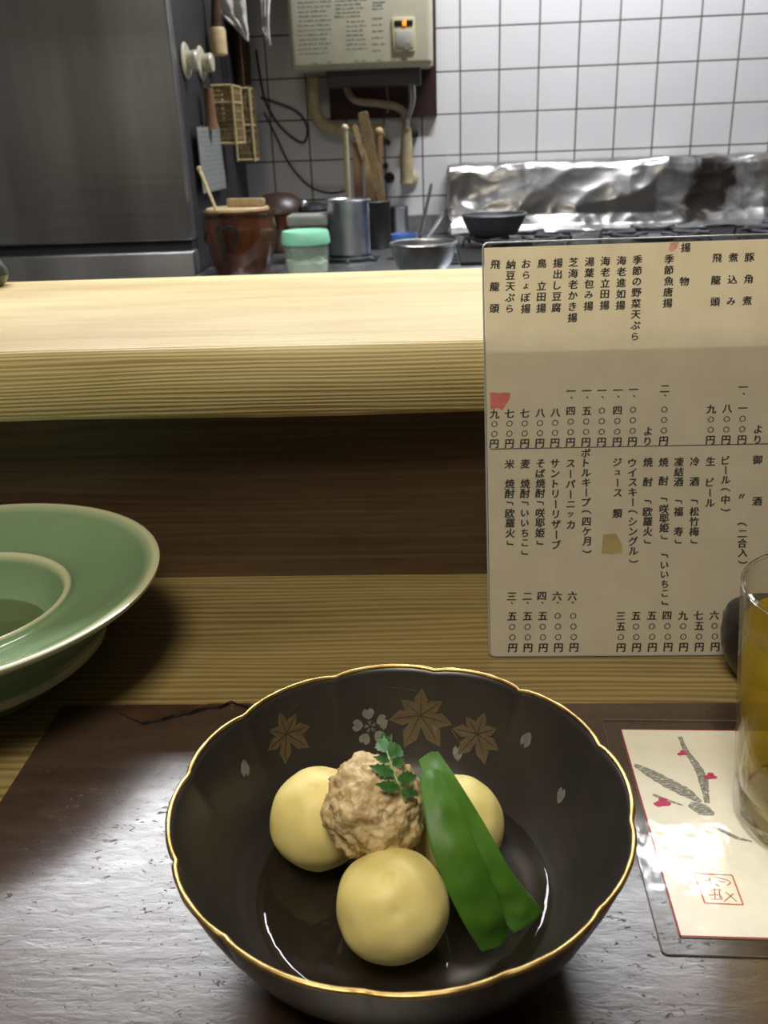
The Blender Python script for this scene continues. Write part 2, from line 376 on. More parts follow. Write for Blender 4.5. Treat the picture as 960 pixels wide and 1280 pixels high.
m = N('fridge_steel'); co = m.obj()
st = m.noise(m.scale(co, (9, 9, 1.1)), 1.0, 4, 0.6); fine = m.noise(m.scale(co, (6, 6, 420)), 1.0, 2)
m.set(Base_Color=m.ramp(st, (0.3, (0.32, 0.325, 0.34)), (0.7, (0.52, 0.53, 0.56))), Metallic=1.0, Roughness=m.math('ADD', 0.34, m.math('MULTIPLY', fine, 0.12)))
M_fridge = m.m
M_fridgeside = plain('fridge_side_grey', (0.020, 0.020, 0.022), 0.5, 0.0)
m = N('crumpled_foil'); co = m.obj()
cr = m.noise(m.scale(co, (16, 16, 16)), 1.0, 4, 0.55, 0.6)
sx = m.n('ShaderNodeSeparateXYZ', {0: co})
FX_, FZ_ = P(563, 260, Y=2.50).x + 0.3, P(305, 341, Y=1.85).z + 0.002
def spot(cx, cz, rx, rz):
    cx, cz = cx-FX_, cz-FZ_
    dx = m.math('DIVIDE', m.math('SUBTRACT', sx.outputs[0], cx), rx); dz = m.math('DIVIDE', m.math('SUBTRACT', sx.outputs[2], cz), rz)
    d = m.math('SQRT', m.math('ADD', m.math('MULTIPLY', dx, dx), m.math('MULTIPLY', dz, dz)))
    return m.math('ADD', d, m.math('MULTIPLY', m.math('SUBTRACT', cr, 0.5), 1.6))
b1 = m.ramp(spot(0.71, 0.135, 0.15, 0.14), (0.35, (1, 1, 1)), (0.95, (0, 0, 0)))
b2 = m.ramp(spot(0.32, 0.16, 0.15, 0.06), (0.3, (0.55, 0.55, 0.55)), (1.0, (0, 0, 0)))
bm_ = m.math('MAXIMUM', b1, b2)
m.set(Base_Color=m.mix(bm_, (0.66, 0.65, 0.64, 1), (0.022, 0.013, 0.007, 1)), Metallic=m.math('SUBTRACT', 1.0, m.math('MULTIPLY', bm_, 0.75)),
      Roughness=m.math('ADD', 0.30, m.math('MULTIPLY', bm_, 0.4)))
m.bump(cr, 0.3, 0.005); M_foil = m.m
m = N('orange_display'); m.set(Base_Color=(0.9, 0.3, 0.02, 1), Emission_Color=(1.0, 0.33, 0.03, 1), Emission_Strength=2.2); M_led = m.m
M_darkpot = plain('mottled_green_glaze', (0.035, 0.040, 0.022), 0.25, 0, 0.7, 60)
M_blacklacq = plain('black_lacquer', (0.010, 0.010, 0.013), 0.22)

# ------------------------------------------------------------------ the setting
YW, ZF, ZC = 2.585, -0.72, 1.72
bm = B(); box(bm, -1.6, 2.2, YW, YW+0.08, ZF, ZC); struct('wall_back', bm, M_tile)
bm = B(); box(bm, -1.68, -1.6, -1.2, YW+0.08, ZF, ZC); struct('wall_left', bm, M_paint)
bm = B(); box(bm, 2.2, 2.28, -1.2, YW+0.08, ZF, ZC); struct('wall_right', bm, M_paint)
bm = B(); box(bm, -1.68, 2.28, -1.2, YW+0.08, ZF-0.05, ZF); struct('floor', bm, M_floor)
bm = B(); box(bm, -1.68, 2.28, 0.5, YW+0.08, ZC, ZC+0.05); struct('ceiling', bm, M_ceil)

# ------------------------------------------------------------------ bar counter
YB, ZB0, ZB1 = 0.5365, 0.127, 0.1715
bar = thing('bar_counter', 'brown wooden bar counter carrying the dishes and the lacquered board', 'counter', (0, 0.3, ZF))
bm = B(); box(bm, -1.5, 1.6, 0.02, 0.60, -0.045, 0.0, 0.002); obj('counter_top', bm, M_ledge, bar)
bm = B(); box(bm, -1.5, 1.6, 0.14, 0.16, ZF, -0.045); obj('support_panel', bm, M_riser, bar)
shf = thing('raised_shelf', 'thick pale cypress shelf board raised above the back of the bar counter', 'shelf', (0, 0.7, ZF))
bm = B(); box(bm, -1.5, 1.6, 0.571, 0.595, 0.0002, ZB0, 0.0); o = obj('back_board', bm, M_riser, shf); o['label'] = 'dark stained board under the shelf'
bm = B(); box(bm, -1.5, 1.6, 0.62, 0.66, ZF, ZB0); obj('support_panel', bm, M_riser, shf)
bm = B()   # raised shelf with a slightly wavering worn front edge
nx, prof = 120, [(0.855, ZB0), (YB+0.003, ZB0), (YB, ZB0+0.003), (YB, ZB1-0.006), (YB+0.0015, ZB1-0.0022), (YB+0.006, ZB1), (0.853, ZB1), (0.855, ZB1-0.002)]
rows = []
for i in range(nx+1):
    x = -1.5 + 3.1*i/nx
    wv = 0.0010*noise.noise(V(x*6, 0, 0)) + 0.0004*noise.noise(V(x*40, 3, 0))
    rows.append([bm.verts.new((x, y + (wv if y < 0.6 else 0), z + (wv*0.8 if (y < 0.56 and z > 0.15) else (wv if y < 0.6 else 0)))) for y, z in prof])
for a, b in zip(rows, rows[1:]):
    for k in range(len(prof)):
        l = (k+1) % len(prof); bm.faces.new((a[k], b[k], b[l], a[l]))
bm.faces.new(rows[0]); bm.faces.new(list(reversed(rows[-1])))
obj('shelf_plank', bm, M_beam, shf, angle=50)

# lacquered board let onto the counter, its skin peeling at the far edge
ZT = 0.0014
brd = thing('lacquered_board', 'dark glossy lacquered board with scratches and peeling far edge on the counter', 'board', (0.2, 0.23, 0))
bm = B(); box(bm, -0.2075, 0.75, 0.03, 0.4125, 0.0, ZT, 0.0006, 1); obj('board_panel', bm, M_lacquer, brd)
line = [P(x, y, Z=ZT) for x, y in ((150, 893), (178, 907), (200, 903), (222, 897), (240, 894), (258, 888), (275, 887), (290, 880), (300, 884), (312, 888), (330, 893), (350, 897), (375, 899), (400, 901))]
fine_ = []
for a, b in zip(line, line[1:]):
    for k in range(6):
        p = a.lerp(b, k/6); p.y += 0.0009*noise.noise(V(p.x*400, 1, 0)); fine_.append(p)
fine_.append(line[-1])
bm = B(); be = B(); A0 = []; A1 = []; A2 = []; A3 = []
for i, p in enumerate(fine_):
    s = min(1, i/12, (len(fine_)-1-i)/6 + 0.15); lift = 0.0009 + 0.0024*s*(0.6+0.5*noise.noise(V(p.x*150, 5, 0)))
    back = 0.4120
    A0.append(bm.verts.new((p.x, p.y, ZT+lift))); A1.append(bm.verts.new((p.x, min(back-0.0005, p.y+0.005), ZT+0.0004+lift*0.3))); A2.append(bm.verts.new((p.x, back, ZT+0.0002)))
    A3.append(bm.verts.new((p.x, p.y+0.0004, ZT-0.0002)))
for i in range(len(A0)-1):
    for a, b in ((A0, A1), (A1, A2), (A3, A0), (A2, A3)):
        f = bm.faces.new((a[i], a[i+1], b[i+1], b[i])); f.material_index = 1 if a is A3 else 0
be.free()
obj('peeling_skin', bm, [M_flake, M_flakegap], brd, recalc=True)['label'] = 'curled brown lacquer skin lifting at the far edge'

# ------------------------------------------------------------------ celadon dish
DC = V(-0.2775, 0.4470, 0)
dish = thing('celadon_dish', 'wide rimmed green celadon dish with a deep centre, at left on the counter', 'dish', DC)
bm = B()
prof = [(0, 0.003), (0.050, 0.003), (0.054, 0.0), (0.061, 0.0), (0.064, 0.004), (0.068, 0.011), (0.079, 0.0150), (0.0825, 0.0185), (0.0828, 0.0225), (0.0815, 0.0250), (0.0822, 0.0275), (0.091, 0.0385), (0.102, 0.0480), (0.111, 0.0535), (0.1168, 0.0570),
        (0.1188, 0.0592), (0.1186, 0.0608), (0.1168, 0.0614), (0.113, 0.0604), (0.107, 0.0568), (0.096, 0.0522), (0.084, 0.0492), (0.074, 0.0472), (0.0690, 0.0464), (0.0668, 0.0472), (0.0656, 0.0488), (0.0640, 0.0493), (0.0622, 0.0480), (0.0605, 0.0440), (0.0570, 0.0340), (0.049, 0.0220), (0.034, 0.0160), (0.015, 0.0145), (0, 0.0143)]
lathe(bm, prof, 160, DC)
obj('dish_body', bm, M_celadon, dish, angle=60)
bm = B(); lathe(bm, [(0, 0.0235), (0.044, 0.0235), (0.0490, 0.0239), (0.0480, 0.0225), (0.034, 0.0165), (0, 0.0149)], 64, DC)
tag(obj('dish_broth', bm, M_broth, loc=DC, angle=60), 'thin clear broth left in the centre of the green celadon dish', 'broth', kind='stuff')

# ------------------------------------------------------------------ food bowl
BC = V(-0.0143, 0.2690, ZT)
cusp = [math.radians(a) for a in (-156.1, -129.1, -96.1, -66.9, -39.9, -9.8, 19.7, 52.5, 80.6, 112.7, 144.8, 173.1)]
def lobe(a):
    """0 at a notch, 1 in the middle of a lobe"""
    a = (a + PI) % (2*PI) - PI
    for i in range(12):
        c0 = cusp[i]; c1 = cusp[(i+1) % 12]
        if c1 < c0: c1 += 2*PI
        x = a if a >= c0 else a + 2*PI
        if c0 <= x <= c1: return math.sin(PI*(x-c0)/(c1-c0))**0.5
    return 0.5
IN = [(0, 0.0070), (0.020, 0.0071), (0.034, 0.0076), (0.044, 0.0090), (0.0515, 0.0118), (0.0580, 0.0160), (0.0640, 0.0220), (0.0690, 0.0290), (0.0735, 0.0370), (0.0772, 0.0450), (0.0803, 0.0525), (0.0828, 0.0590)]
OUT = [(0.0846, 0.0594), (0.0836, 0.0560), (0.0810, 0.0480), (0.0775, 0.0395), (0.0725, 0.0300), (0.0665, 0.0215), (0.0590, 0.0140), (0.0500, 0.0085), (0.0420, 0.0062), (0.0405, 0.0), (0.0370, 0.0), (0.0360, 0.0040), (0, 0.0045)]
YS = 1.025
def bowl_pt(r, z, a, off=0.0):
    t = max(0, min(1, (z-0.030)/0.030))
    l = lobe(a); k = 1 + t*(-0.020 + 0.024*l); zz = z + t*t*(-0.0010 + 0.0012*l)
    return BC + V(r*k*math.cos(a), r*k*YS*math.sin(a), zz)
def dense(prof, n):
    return [tuple(Vector((*p, 0)).lerp(Vector((*q, 0)), k/n)[:2]) for p, q in zip(prof, prof[1:]) for k in range(n)] + [prof[-1]]
SEG = 240
def bowl_rings(bm, prof, mi=0):
    rings = []
    for r, z in prof:
        if r < 1e-6: rings.append([bm.verts.new(BC + V(0, 0, z))])
        else: rings.append([bm.verts.new(bowl_pt(r, z, 2*PI*i/SEG)) for i in range(SEG)])
    for a, b in zip(rings, rings[1:]):
        for i in range(SEG):
            j = (i+1) % SEG
            if len(a) == 1: bm.faces.new((a[0], b[i], b[j]))
            elif len(b) == 1: bm.faces.new((a[i], a[j], b[0]))
            else: bm.faces.new((a[i], a[j], b[j], b[i])).material_index = mi
bowl = thing('food_bowl', 'dark brown ceramic bowl with scalloped gold rim holding potatoes and snow peas', 'bowl', BC)
bm = B(); bowl_rings(bm, dense(IN, 3) + [OUT[0]]); bowl_rings(bm, dense(OUT, 2), 4); bmesh.ops.remove_doubles(bm, verts=bm.verts, dist=1e-6)
# painted autumn leaves and petals, thin flakes following the inner wall
arc = [0.0]
for p, q in zip(IN, IN[1:]): arc.append(arc[-1] + math.hypot(q[0]-p[0], q[1]-p[1]))
def inner(s, a, off):
    for i in range(len(IN)-1):
        if s <= arc[i+1] or i == len(IN)-2:
            t = (s-arc[i])/(arc[i+1]-arc[i]); r = IN[i][0]+(IN[i+1][0]-IN[i][0])*t; z = IN[i][1]+(IN[i+1][1]-IN[i][1])*t
            break
    def at(ds, da):
        rr, zz = r, z
        return bowl_pt(rr, zz, a+da)
    p = bowl_pt(r, z, a); i0 = max(0, i)
    dr, dz = IN[i+1][0]-IN[i][0], IN[i+1][1]-IN[i][1]; L = math.hypot(dr, dz)
    n = V(-dz/L*math.cos(a), -dz/L*math.sin(a), dr/L)
    return p + n*off, r
def find(px, py):
    """nearest wall point seen at a pixel of the photo's frame"""
    d = ray(px, py).normalized(); best = None
    for ia in range(360):
        a = 2*PI*ia/360
        for k in range(30):
            s = arc[-1]*(0.45 + 0.55*k/29); q, r = inner(s, a, 0)
            v = q-CAM; e = (v - d*v.dot(d)).length
            if best is None or e < best[0]: best = (e, s, a, r)
    return best[1:]
def decal(c, poly, rot, off, mi, rings=6):
    s0, a0, r0 = c; cr, sr = math.cos(rot), math.sin(rot); vs = []
    ctr = (sum(p[0] for p in poly)/len(poly), sum(p[1] for p in poly)/len(poly))
    def mp(x, y):
        X, Y = x*cr - y*sr, x*sr + y*cr
        return inner(min(arc[-1]*0.995, s0 + Y), a0 - X/r0, off)[0]
    c_v = bm.verts.new(mp(*ctr)); prev = None
    for k in range(1, rings+1):
        t = k/rings
        ring = [bm.verts.new(mp(ctr[0]+(x-ctr[0])*t, ctr[1]+(y-ctr[1])*t)) for x, y in poly]
        for i in range(len(poly)):
            j = (i+1) % len(poly)
            f = bm.faces.new((c_v, ring[i], ring[j])) if prev is None else bm.faces.new((prev[i], ring[i], ring[j], prev[j]))
            f.material_index = mi
        prev = ring
def strip(c, a, b, w0, w1, rot, off, mi, n=8):
    s0, a0, r0 = c; cr, sr = math.cos(rot), math.sin(rot); d = (Vector(b)-Vector(a)); nn = Vector((-d.y, d.x)).normalized(); pr = None
    for k in range(n+1):
        t = k/n; p = Vector(a)+d*t; w_ = w0+(w1-w0)*t; two = []
        for sg in (-1, 1):
            q = p + nn*w_*sg; X, Y = q.x*cr - q.y*sr, q.x*sr + q.y*cr
            two.append(bm.verts.new(inner(min(arc[-1]*0.995, s0+Y), a0 - X/r0, off)[0]))
        if pr: bm.faces.new((pr[0], two[0], two[1], pr[1])).material_index = mi
        pr = two
tips = [(88, 1.0), (38, 0.98), (-10, 1.22), (-52, 1.35), (-118, 1.32), (-172, 1.18), (-218, 0.90)]
def maple(px, py, size, rot):
    c = find(px, py); poly = []
    for i, (an, ln) in enumerate(tips):
        a = math.radians(an); nxt = tips[(i+1) % len(tips)][0]
        if nxt > an: nxt -= 360
        for da, fr in ((21, 0.66), (0, 1.0), (-21, 0.66)):
            poly.append((size*ln*fr*math.cos(a+math.radians(da)), size*ln*fr*math.sin(a+math.radians(da))))
        v = math.radians((an+nxt)/2); gap = an-nxt
        poly.append((size*(0.50 if gap < 60 else 0.42)*math.cos(v), size*(0.50 if gap < 60 else 0.42)*math.sin(v)))
    decal(c, poly, rot, 0.00025, 1)
    for an, ln in tips:
        a = math.radians(an); strip(c, (0, 0), (size*ln*0.82*math.cos(a), size*ln*0.82*math.sin(a)), 0.00022, 0.00008, rot, 0.00042, 2)
    return c
c1 = maple(355, 915, 0.0099, 0.05); strip(c1, (0.004, 0.008), (0.013, 0.0105), 0.0002, 0.0001, 0, 0.0003, 1)
c2 = maple(526, 893, 0.0126, 0.0); strip(c2, (-0.002, 0.011), (-0.017, 0.013), 0.0002, 0.0001, 0, 0.0003, 1); strip(c2, (0.015, -0.005), (0.021, -0.011), 0.0003, 0.0001, 0, 0.0003, 1)
maple(598, 917, 0.0102, -0.12)
def petal_poly(L, W):
    return [(0, -L*0.5), (W*0.30, -L*0.30), (W*0.5, 0.05*L), (W*0.42, L*0.32), (W*0.20, L*0.5), (0, L*0.30), (-W*0.20, L*0.5), (-W*0.42, L*0.32), (-W*0.5, 0.05*L), (-W*0.30, -L*0.30)]
cf = find(462, 909)
for k in range(5):
    a = math.radians(90 + 72*k); pp = petal_poly(0.0052, 0.0056); rr = a - PI/2
    q = [(x*math.cos(rr)-y*math.sin(rr) + 0.0058*math.cos(a), x*math.sin(rr)+y*math.cos(rr) + 0.0058*math.sin(a)) for x, y in pp]
    decal(cf, q, 0.05, 0.00025, 3, 3)
    for da in (-0.25, 0.0, 0.25): strip(cf, (0.0008*math.cos(a+da), 0.0008*math.sin(a+da)), (0.0027*math.cos(a+da), 0.0027*math.sin(a+da)), 0.00010, 0.00018, 0.05, 0.00028, 3, 2)
for px, py, sz, rot in ((305, 962, 1, 2.8), (573, 944, 0.95, 0.2), (658, 927, 1.05, 2.9), (702, 995, 0.95, 0.2), (481, 909, 0.6, 2.4)):
    decal(find(px, py), petal_poly(0.0072*sz, 0.0050*sz), rot, 0.00025, 3, 3)
obj('bowl_body', bm, [M_bowl, M_goldleaf, M_leafvein, M_silver, plain('dark_outer_side', (0.0085, 0.0065, 0.0060), 0.25, 0, 0.2, 60, Specular_IOR_Level=0.22)], bowl, angle=60, recalc=False)  # outer side coloured darker than the inside
bm = B(); rp = []
for i in range(SEG+1):
    a = 2*PI*i/SEG; p = bowl_pt(0.0839, 0.0597, a); rp.append(p)
rings = []
for i in range(SEG):
    p = rp[i]; t = (rp[i+1]-rp[i-1 if i else SEG-1]).normalized(); u = V(0, 0, 1); b = t.cross(u).normalized()
    rr = 0.00092 + 0.00018*noise.noise(p*300)
    rings.append([bm.verts.new(p + b*math.cos(2*PI*k/8)*rr*1.15 + u*math.sin(2*PI*k/8)*rr) for k in range(8)])
for i in range(SEG):
    a, b = rings[i], rings[(i+1) % SEG]
    for k in range(8): bm.faces.new((a[k], a[(k+1) % 8], b[(k+1) % 8], b[k]))
obj('bowl_rim', bm, M_gold, bowl, angle=80)['label'] = 'gold painted scalloped rim'
# broth
bm = B(); lathe(bm, [(0, 0.0155), (0.053, 0.0155), (0.0556, 0.0158), (0.0567, 0.0166), (0.0560, 0.0152), (0.0505, 0.0119), (0.0430, 0.0094), (0.033, 0.0080), (0.020, 0.0076), (0, 0.0075)], 96, BC)
for v in bm.verts: v.co.y = BC.y + (v.co.y-BC.y)*YS
tag(obj('simmering_broth', bm, M_broth, loc=BC, angle=60), 'clear shallow broth pooled around the potatoes in the dark bowl', 'broth', kind='stuff')

def blob(name, c, rx, ry, rz, amp, fr, seed, mat_, sub=5, rough2=0.0, rot=0.0, dimple=None):
    bm = B(); bmesh.ops.create_icosphere(bm, subdivisions=sub, radius=1)
    for v in bm.verts:
        n = v.co.normalized()
        d = 1 + amp*noise.noise(n*fr + V(seed, 0, 0)) + amp*0.5*noise.noise(n*fr*2.1 + V(0, seed, 0))
        if rough2:
            d += rough2*noise.fractal(n*4.5 + V(seed, 2, 1), 0.6, 2.0, 4) - 0.5*rough2*abs(noise.noise(n*9 + V(seed, 0, 4)))
        if dimple:
            for dv, wd, dp in dimple: d -= dp*math.exp(-((n-Vector(dv).normalized()).length/wd)**2)
        v.co = V(n.x*rx*d, n.y*ry*d, n.z*rz*d)
    bmesh.ops.rotate(bm, cent=(0, 0, 0), matrix=Matrix.Rotation(rot, 3, 'Z'), verts=bm.verts)
    bmesh.ops.translate(bm, vec=Vector(c), verts=bm.verts)
    return obj(name, bm, mat_, loc=Vector(c), angle=180)
pc1 = P(491, 1132, Z=0.029); pc2 = P(399, 1022, Z=0.0295); pc3 = P(572, 1032, Z=0.0285)
PG = 'simmered new potatoes in the bowl'
tag(blob('potato', pc1, 0.0208, 0.0198, 0.0195, 0.035, 1.3, 3, M_potato, dimple=[((0.10, -0.75, 0.62), 0.10, 0.035), ((0.7, -0.3, -0.6), 0.5, 0.06)]), 'peeled yellow potato nearest the viewer in front of the meatball', 'potato', PG)
tag(blob('potato', pc2, 0.0197, 0.0210, 0.0203, 0.05, 1.2, 11, M_potato), 'peeled yellow potato left of the meatball, nearest the painted single leaf', 'potato', PG)
tag(blob('potato', pc3, 0.0185, 0.0195, 0.0192, 0.05, 1.2, 23, M_potato), 'peeled yellow potato half hidden behind the snow peas', 'potato', PG)
mc = P(469, 1012, Z=0.0480)
tag(blob('meatball', mc, 0.0190, 0.0184, 0.0212, 0.13, 1.9, 5, M_meat, 6, 0.06), 'rough brown chicken meatball sitting on the potatoes under a green sprig', 'meatball')

def pod(rows_, th, label, seed):
    """flat cut snow pea pod: each row is its left and right seam"""
    Ls = smoothpts([P(a[0], a[1], Z=a[2]) for a in rows_], 8); Rs = smoothpts([P(a[3], a[4], Z=a[5]) for a in rows_], 8); n = len(Ls)
    bm = B(); rings = []; K = 24
    for i in range(n):
        p = (Ls[i]+Rs[i])/2; q = (Rs[i]-Ls[i])/2
        i0, i1 = max(i-1, 0), min(i+1, n-1); t = ((Ls[i1]+Rs[i1])-(Ls[i0]+Rs[i0])).normalized()
        nn = q.cross(t).normalized()
        if nn.dot(CAM-p) < 0: nn = -nn
        peas = 0.5 + 0.5*math.cos(2*PI*(i/n*5.5 + seed)); ring = []
        for k in range(K):
            a = 2*PI*k/K; x = math.cos(a); y = math.sin(a)
            lens = y*(0.35 + 0.65*abs(y))*(1 + 0.45*peas*math.exp(-(x/0.45)**2))
            seam = 0.00035*math.exp(-((abs(x)-0.93)/0.07)**2)*(1 if y > 0 else -1)
            ring.append(bm.verts.new(p + q*x + nn*(lens*th + seam)))
        rings.append(ring)
    for a, b in zip(rings, rings[1:]):
        for k in range(K): bm.faces.new((a[k], a[(k+1) % K], b[(k+1) % K], b[k]))
    f0 = bm.faces.new(list(reversed(rings[0]))); f1 = bm.faces.new(rings[-1]); f0.material_index = f1.material_index = 1
    return tag(obj('snow_pea', bm, [M_pea, M_peaedge], loc=Ls[-1], angle=40), label, 'snow pea', 'cut snow pea pods in the bowl')
pod([(523, 951, .060, 548, 940, .060), (534, 985, .0565, 572, 975, .0565), (556, 1040, .047, 605, 1028, .047), (586, 1095, .036, 638, 1087, .036), (612, 1132, .026, 661, 1117, .026), (641, 1166, .0155, 678, 1138, .0155)], 0.0017, 'bright green snow pea pod lying behind, its cut tip furthest right', 0.2)
pod([(524, 970, .063, 548, 963, .063), (528, 1005, .060, 566, 993, .060), (537, 1055, .0525, 590, 1042, .0525), (557, 1108, .0415, 612, 1095, .0415), (580, 1155, .0295, 628, 1138, .0295), (601, 1189, .0165, 636, 1165, .0165)], 0.0018, 'bright green snow pea pod lying in front, beside the nearest potato', 0.6)

# kinome sprig on the meatball
spr = thing('herb_sprig', 'small green herb sprig with paired leaflets on top of the meatball', 'herb', mc + V(0, 0, 0.02))
def on_meat(px, py, lift):
    d = ray(px, py).normalized(); o_ = CAM-mc; R_ = 0.0198 + lift
    b_ = o_.dot(d); disc = b_*b_ - (o_.dot(o_) - R_*R_)
    if disc < 0: t_ = -b_
    else: t_ = -b_ - math.sqrt(disc)
    return CAM + d*t_
st = [on_meat(507, 1001, 0.0015), on_meat(500, 985, 0.003), on_meat(493, 968, 0.0035), on_meat(487, 950, 0.0035), on_meat(482, 932, 0.0045), on_meat(480, 920, 0.006)]
bm = B(); tube(bm, smoothpts(st, 4), [0.00055-0.00001*i for i in range(21)], 8); obj('herb_stem', bm, M_herbstem, spr)
def leaflet(a, b, wid, curl):
    a, b = Vector(a), Vector(b); d = b-a; L = d.length; t = d.normalized(); view = (CAM-a).normalized()
    sd = t.cross(view).normalized(); nn = sd.cross(t).normalized(); bm = B(); n = 10; rows = []
    for i in range(n+1):
        u = i/n; hw = wid*L*0.95*(math.sin(PI*(u**0.8*0.97+0.02))**1.15)*(1.08 if i % 2 else 0.80)
        c = a + d*u + nn*(curl*L*math.sin(PI*u))
        rows.append([bm.verts.new(c - sd*hw + nn*0.15*hw), bm.verts.new(c - nn*0.12*hw), bm.verts.new(c + sd*hw + nn*0.15*hw)])
    for p, q in zip(rows, rows[1:]):
        for k in (0, 1): bm.faces.new((p[k], p[k+1], q[k+1], q[k]))
    bmesh.ops.solidify(bm, geom=bm.faces[:], thickness=0.00018)
    obj('leaflet', bm, M_herb, spr, angle=60)
for ax, ay, bx, by, wd in ((501, 988, 523, 994, .26), (500, 985, 468, 980, .24), (496, 974, 521, 970, .28), (493, 968, 461, 957, .26), (490, 957, 505, 948, .30), (488, 952, 466, 946, .22), (486, 946, 500, 932, .30), (484, 940, 473, 924, .30), (482, 932, 490, 917, .30), (481, 928, 478, 914, .35)):
    leaflet(on_meat(ax, ay, 0.0036), on_meat(bx, by, 0.0044), wd, 0.08)

# ------------------------------------------------------------------ laminated menu leaning on the shelf
MB0 = V(0.0306, 0.4607, 0.0006); lean = V(0, 0.0748, 0.170).normalized()
mn = V(0, -lean.z, lean.y)            # towards the customer
def mp(px, py, lift=0.0):
    d = ray(px, py); t = (MB0-CAM).dot(mn)/d.dot(mn); return CAM + d*t + mn*lift
menu = thing('drinks_menu', 'laminated handwritten Japanese menu leaning upright against the raised shelf', 'menu', MB0)
def uv(u, v, l=0.0): return MB0 + V(u, 0, 0) + lean*v + mn*l
WM, HM = 0.235, (mp(625, 302.5)-MB0).dot(lean)
base_off = 0.0011
bm = B(); prism(bm, [uv(u, v, -base_off) for u, v in rounded(0, WM, 0.0, HM, 0.0035)], mn, 0.0022); bmesh.ops.recalc_face_normals(bm, faces=bm.faces)
obj('plastic_sleeve', bm, M_film, menu, angle=20)['label'] = 'clear plastic sleeve with rounded corners'
bm = B(); loop = [uv(u, v) for u, v in rounded(0.0004, WM-0.0004, 0.0004, HM-0.0004, 0.0035)]
tube(bm, loop + [loop[0]], 0.00055, 6, cap=False); obj('sleeve_edge', bm, M_filmedge, menu)['label'] = 'sealed grey edge of the sleeve'
ptl = mp(605, 310); pl = ptl.x - MB0.x; pt = (ptl-MB0).dot(lean); pb = (mp(611, 820)-MB0).dot(lean)
bm = B(); prism(bm, [uv(u, v, -0.00015) for u, v in ((pl, pb), (WM-pl, pb), (WM-pl, pt), (pl, pt))], mn, 0.0003); obj('paper_sheet', bm, M_paper, menu, smooth=False)

FONT = {}
def glyph(ch):
    if ch not in FONT:
        cu = bpy.data.curves.new('g', 'FONT'); cu.body = ch; cu.size = 1.0; cu.offset = 0.0; cu.shear = 0.10; cu.resolution_u = 3
        o = bpy.data.objects.new('g', cu); COL.objects.link(o)
        me = o.to_mesh()
        vs = [v.co.copy() for v in me.vertices]; fs = [tuple(p.vertices) for p in me.polygons]
        o.to_mesh_clear(); bpy.data.objects.remove(o); bpy.data.curves.remove(cu)
        if vs:
            x0, x1 = min(v.x for v in vs), max(v.x for v in vs); y0, y1 = min(v.y for v in vs), max(v.y for v in vs)
            vs = [(v.x-(x0+x1)/2, v.y-(y0+y1)/2) for v in vs]
        FONT[ch] = (vs, fs)
    return FONT[ch]
TXTS = {}
def put(ch, px, py, em=12.4, part=None):
    rot, sc = 0, 1.0
    if ch in 'ー「」()（）': rot = -PI/2
    if ch in 'ょッュェィ': sc = 0.80
    if ch in '〇': sc = 0.66
    if ch in '、': sc = 0.75
    if ch in 'いらちこみ': sc = 0.92
    if part is None:
        if py < 440: part = 'stew_names' if px > 880 else 'fried_dish_names'
        elif py < 558: part = 'stew_prices' if px > 860 else 'fried_dish_prices'
        elif py < 760 and not (px < 736 and py > 742): part = 'bottle_names' if px < 740 else 'drink_names'
        else: part = 'bottle_prices' if px < 740 else 'drink_prices'
    TXT = TXTS.setdefault(part, bmesh.new())
    vs, fs = glyph({'(': '（', ')': '）'}.get(ch, ch))
    c = mp(px, py); pxm = (mp(px+1, py)-mp(px, py)).length; s = em*pxm*sc
    cr, sr = math.cos(rot), math.sin(rot); out = []
    for k_, (dx, dy) in enumerate(((-0.038, -0.012), (0.038, 0.0), (0.0, 0.036))):
      out = []
      for x, y in vs:
        x += dx + 0.016*noise.noise(V(x*5, y*5, ord(ch)*0.37)); y += dy + 0.016*noise.noise(V(x*5, y*5, ord(ch)*0.37+9))
        X, Y = (x*cr-y*sr)*s, (x*sr+y*cr)*s
        out.append(TXT.verts.new(c + V(1, 0, 0)*X + lean*Y + mn*(0.00020+0.00001*k_)))
      for f in fs:
        try: TXT.faces.new([out[i] for i in f])
        except ValueError: pass
def colm(text, x0, y0, x1, y1):
    n = len(text)
    for i, ch in enumerate(text):
        if ch == '　': continue
        t = i/(n-1) if n > 1 else 0
        put(ch, x0+(x1-x0)*t, y0+(y1-y0)*t)
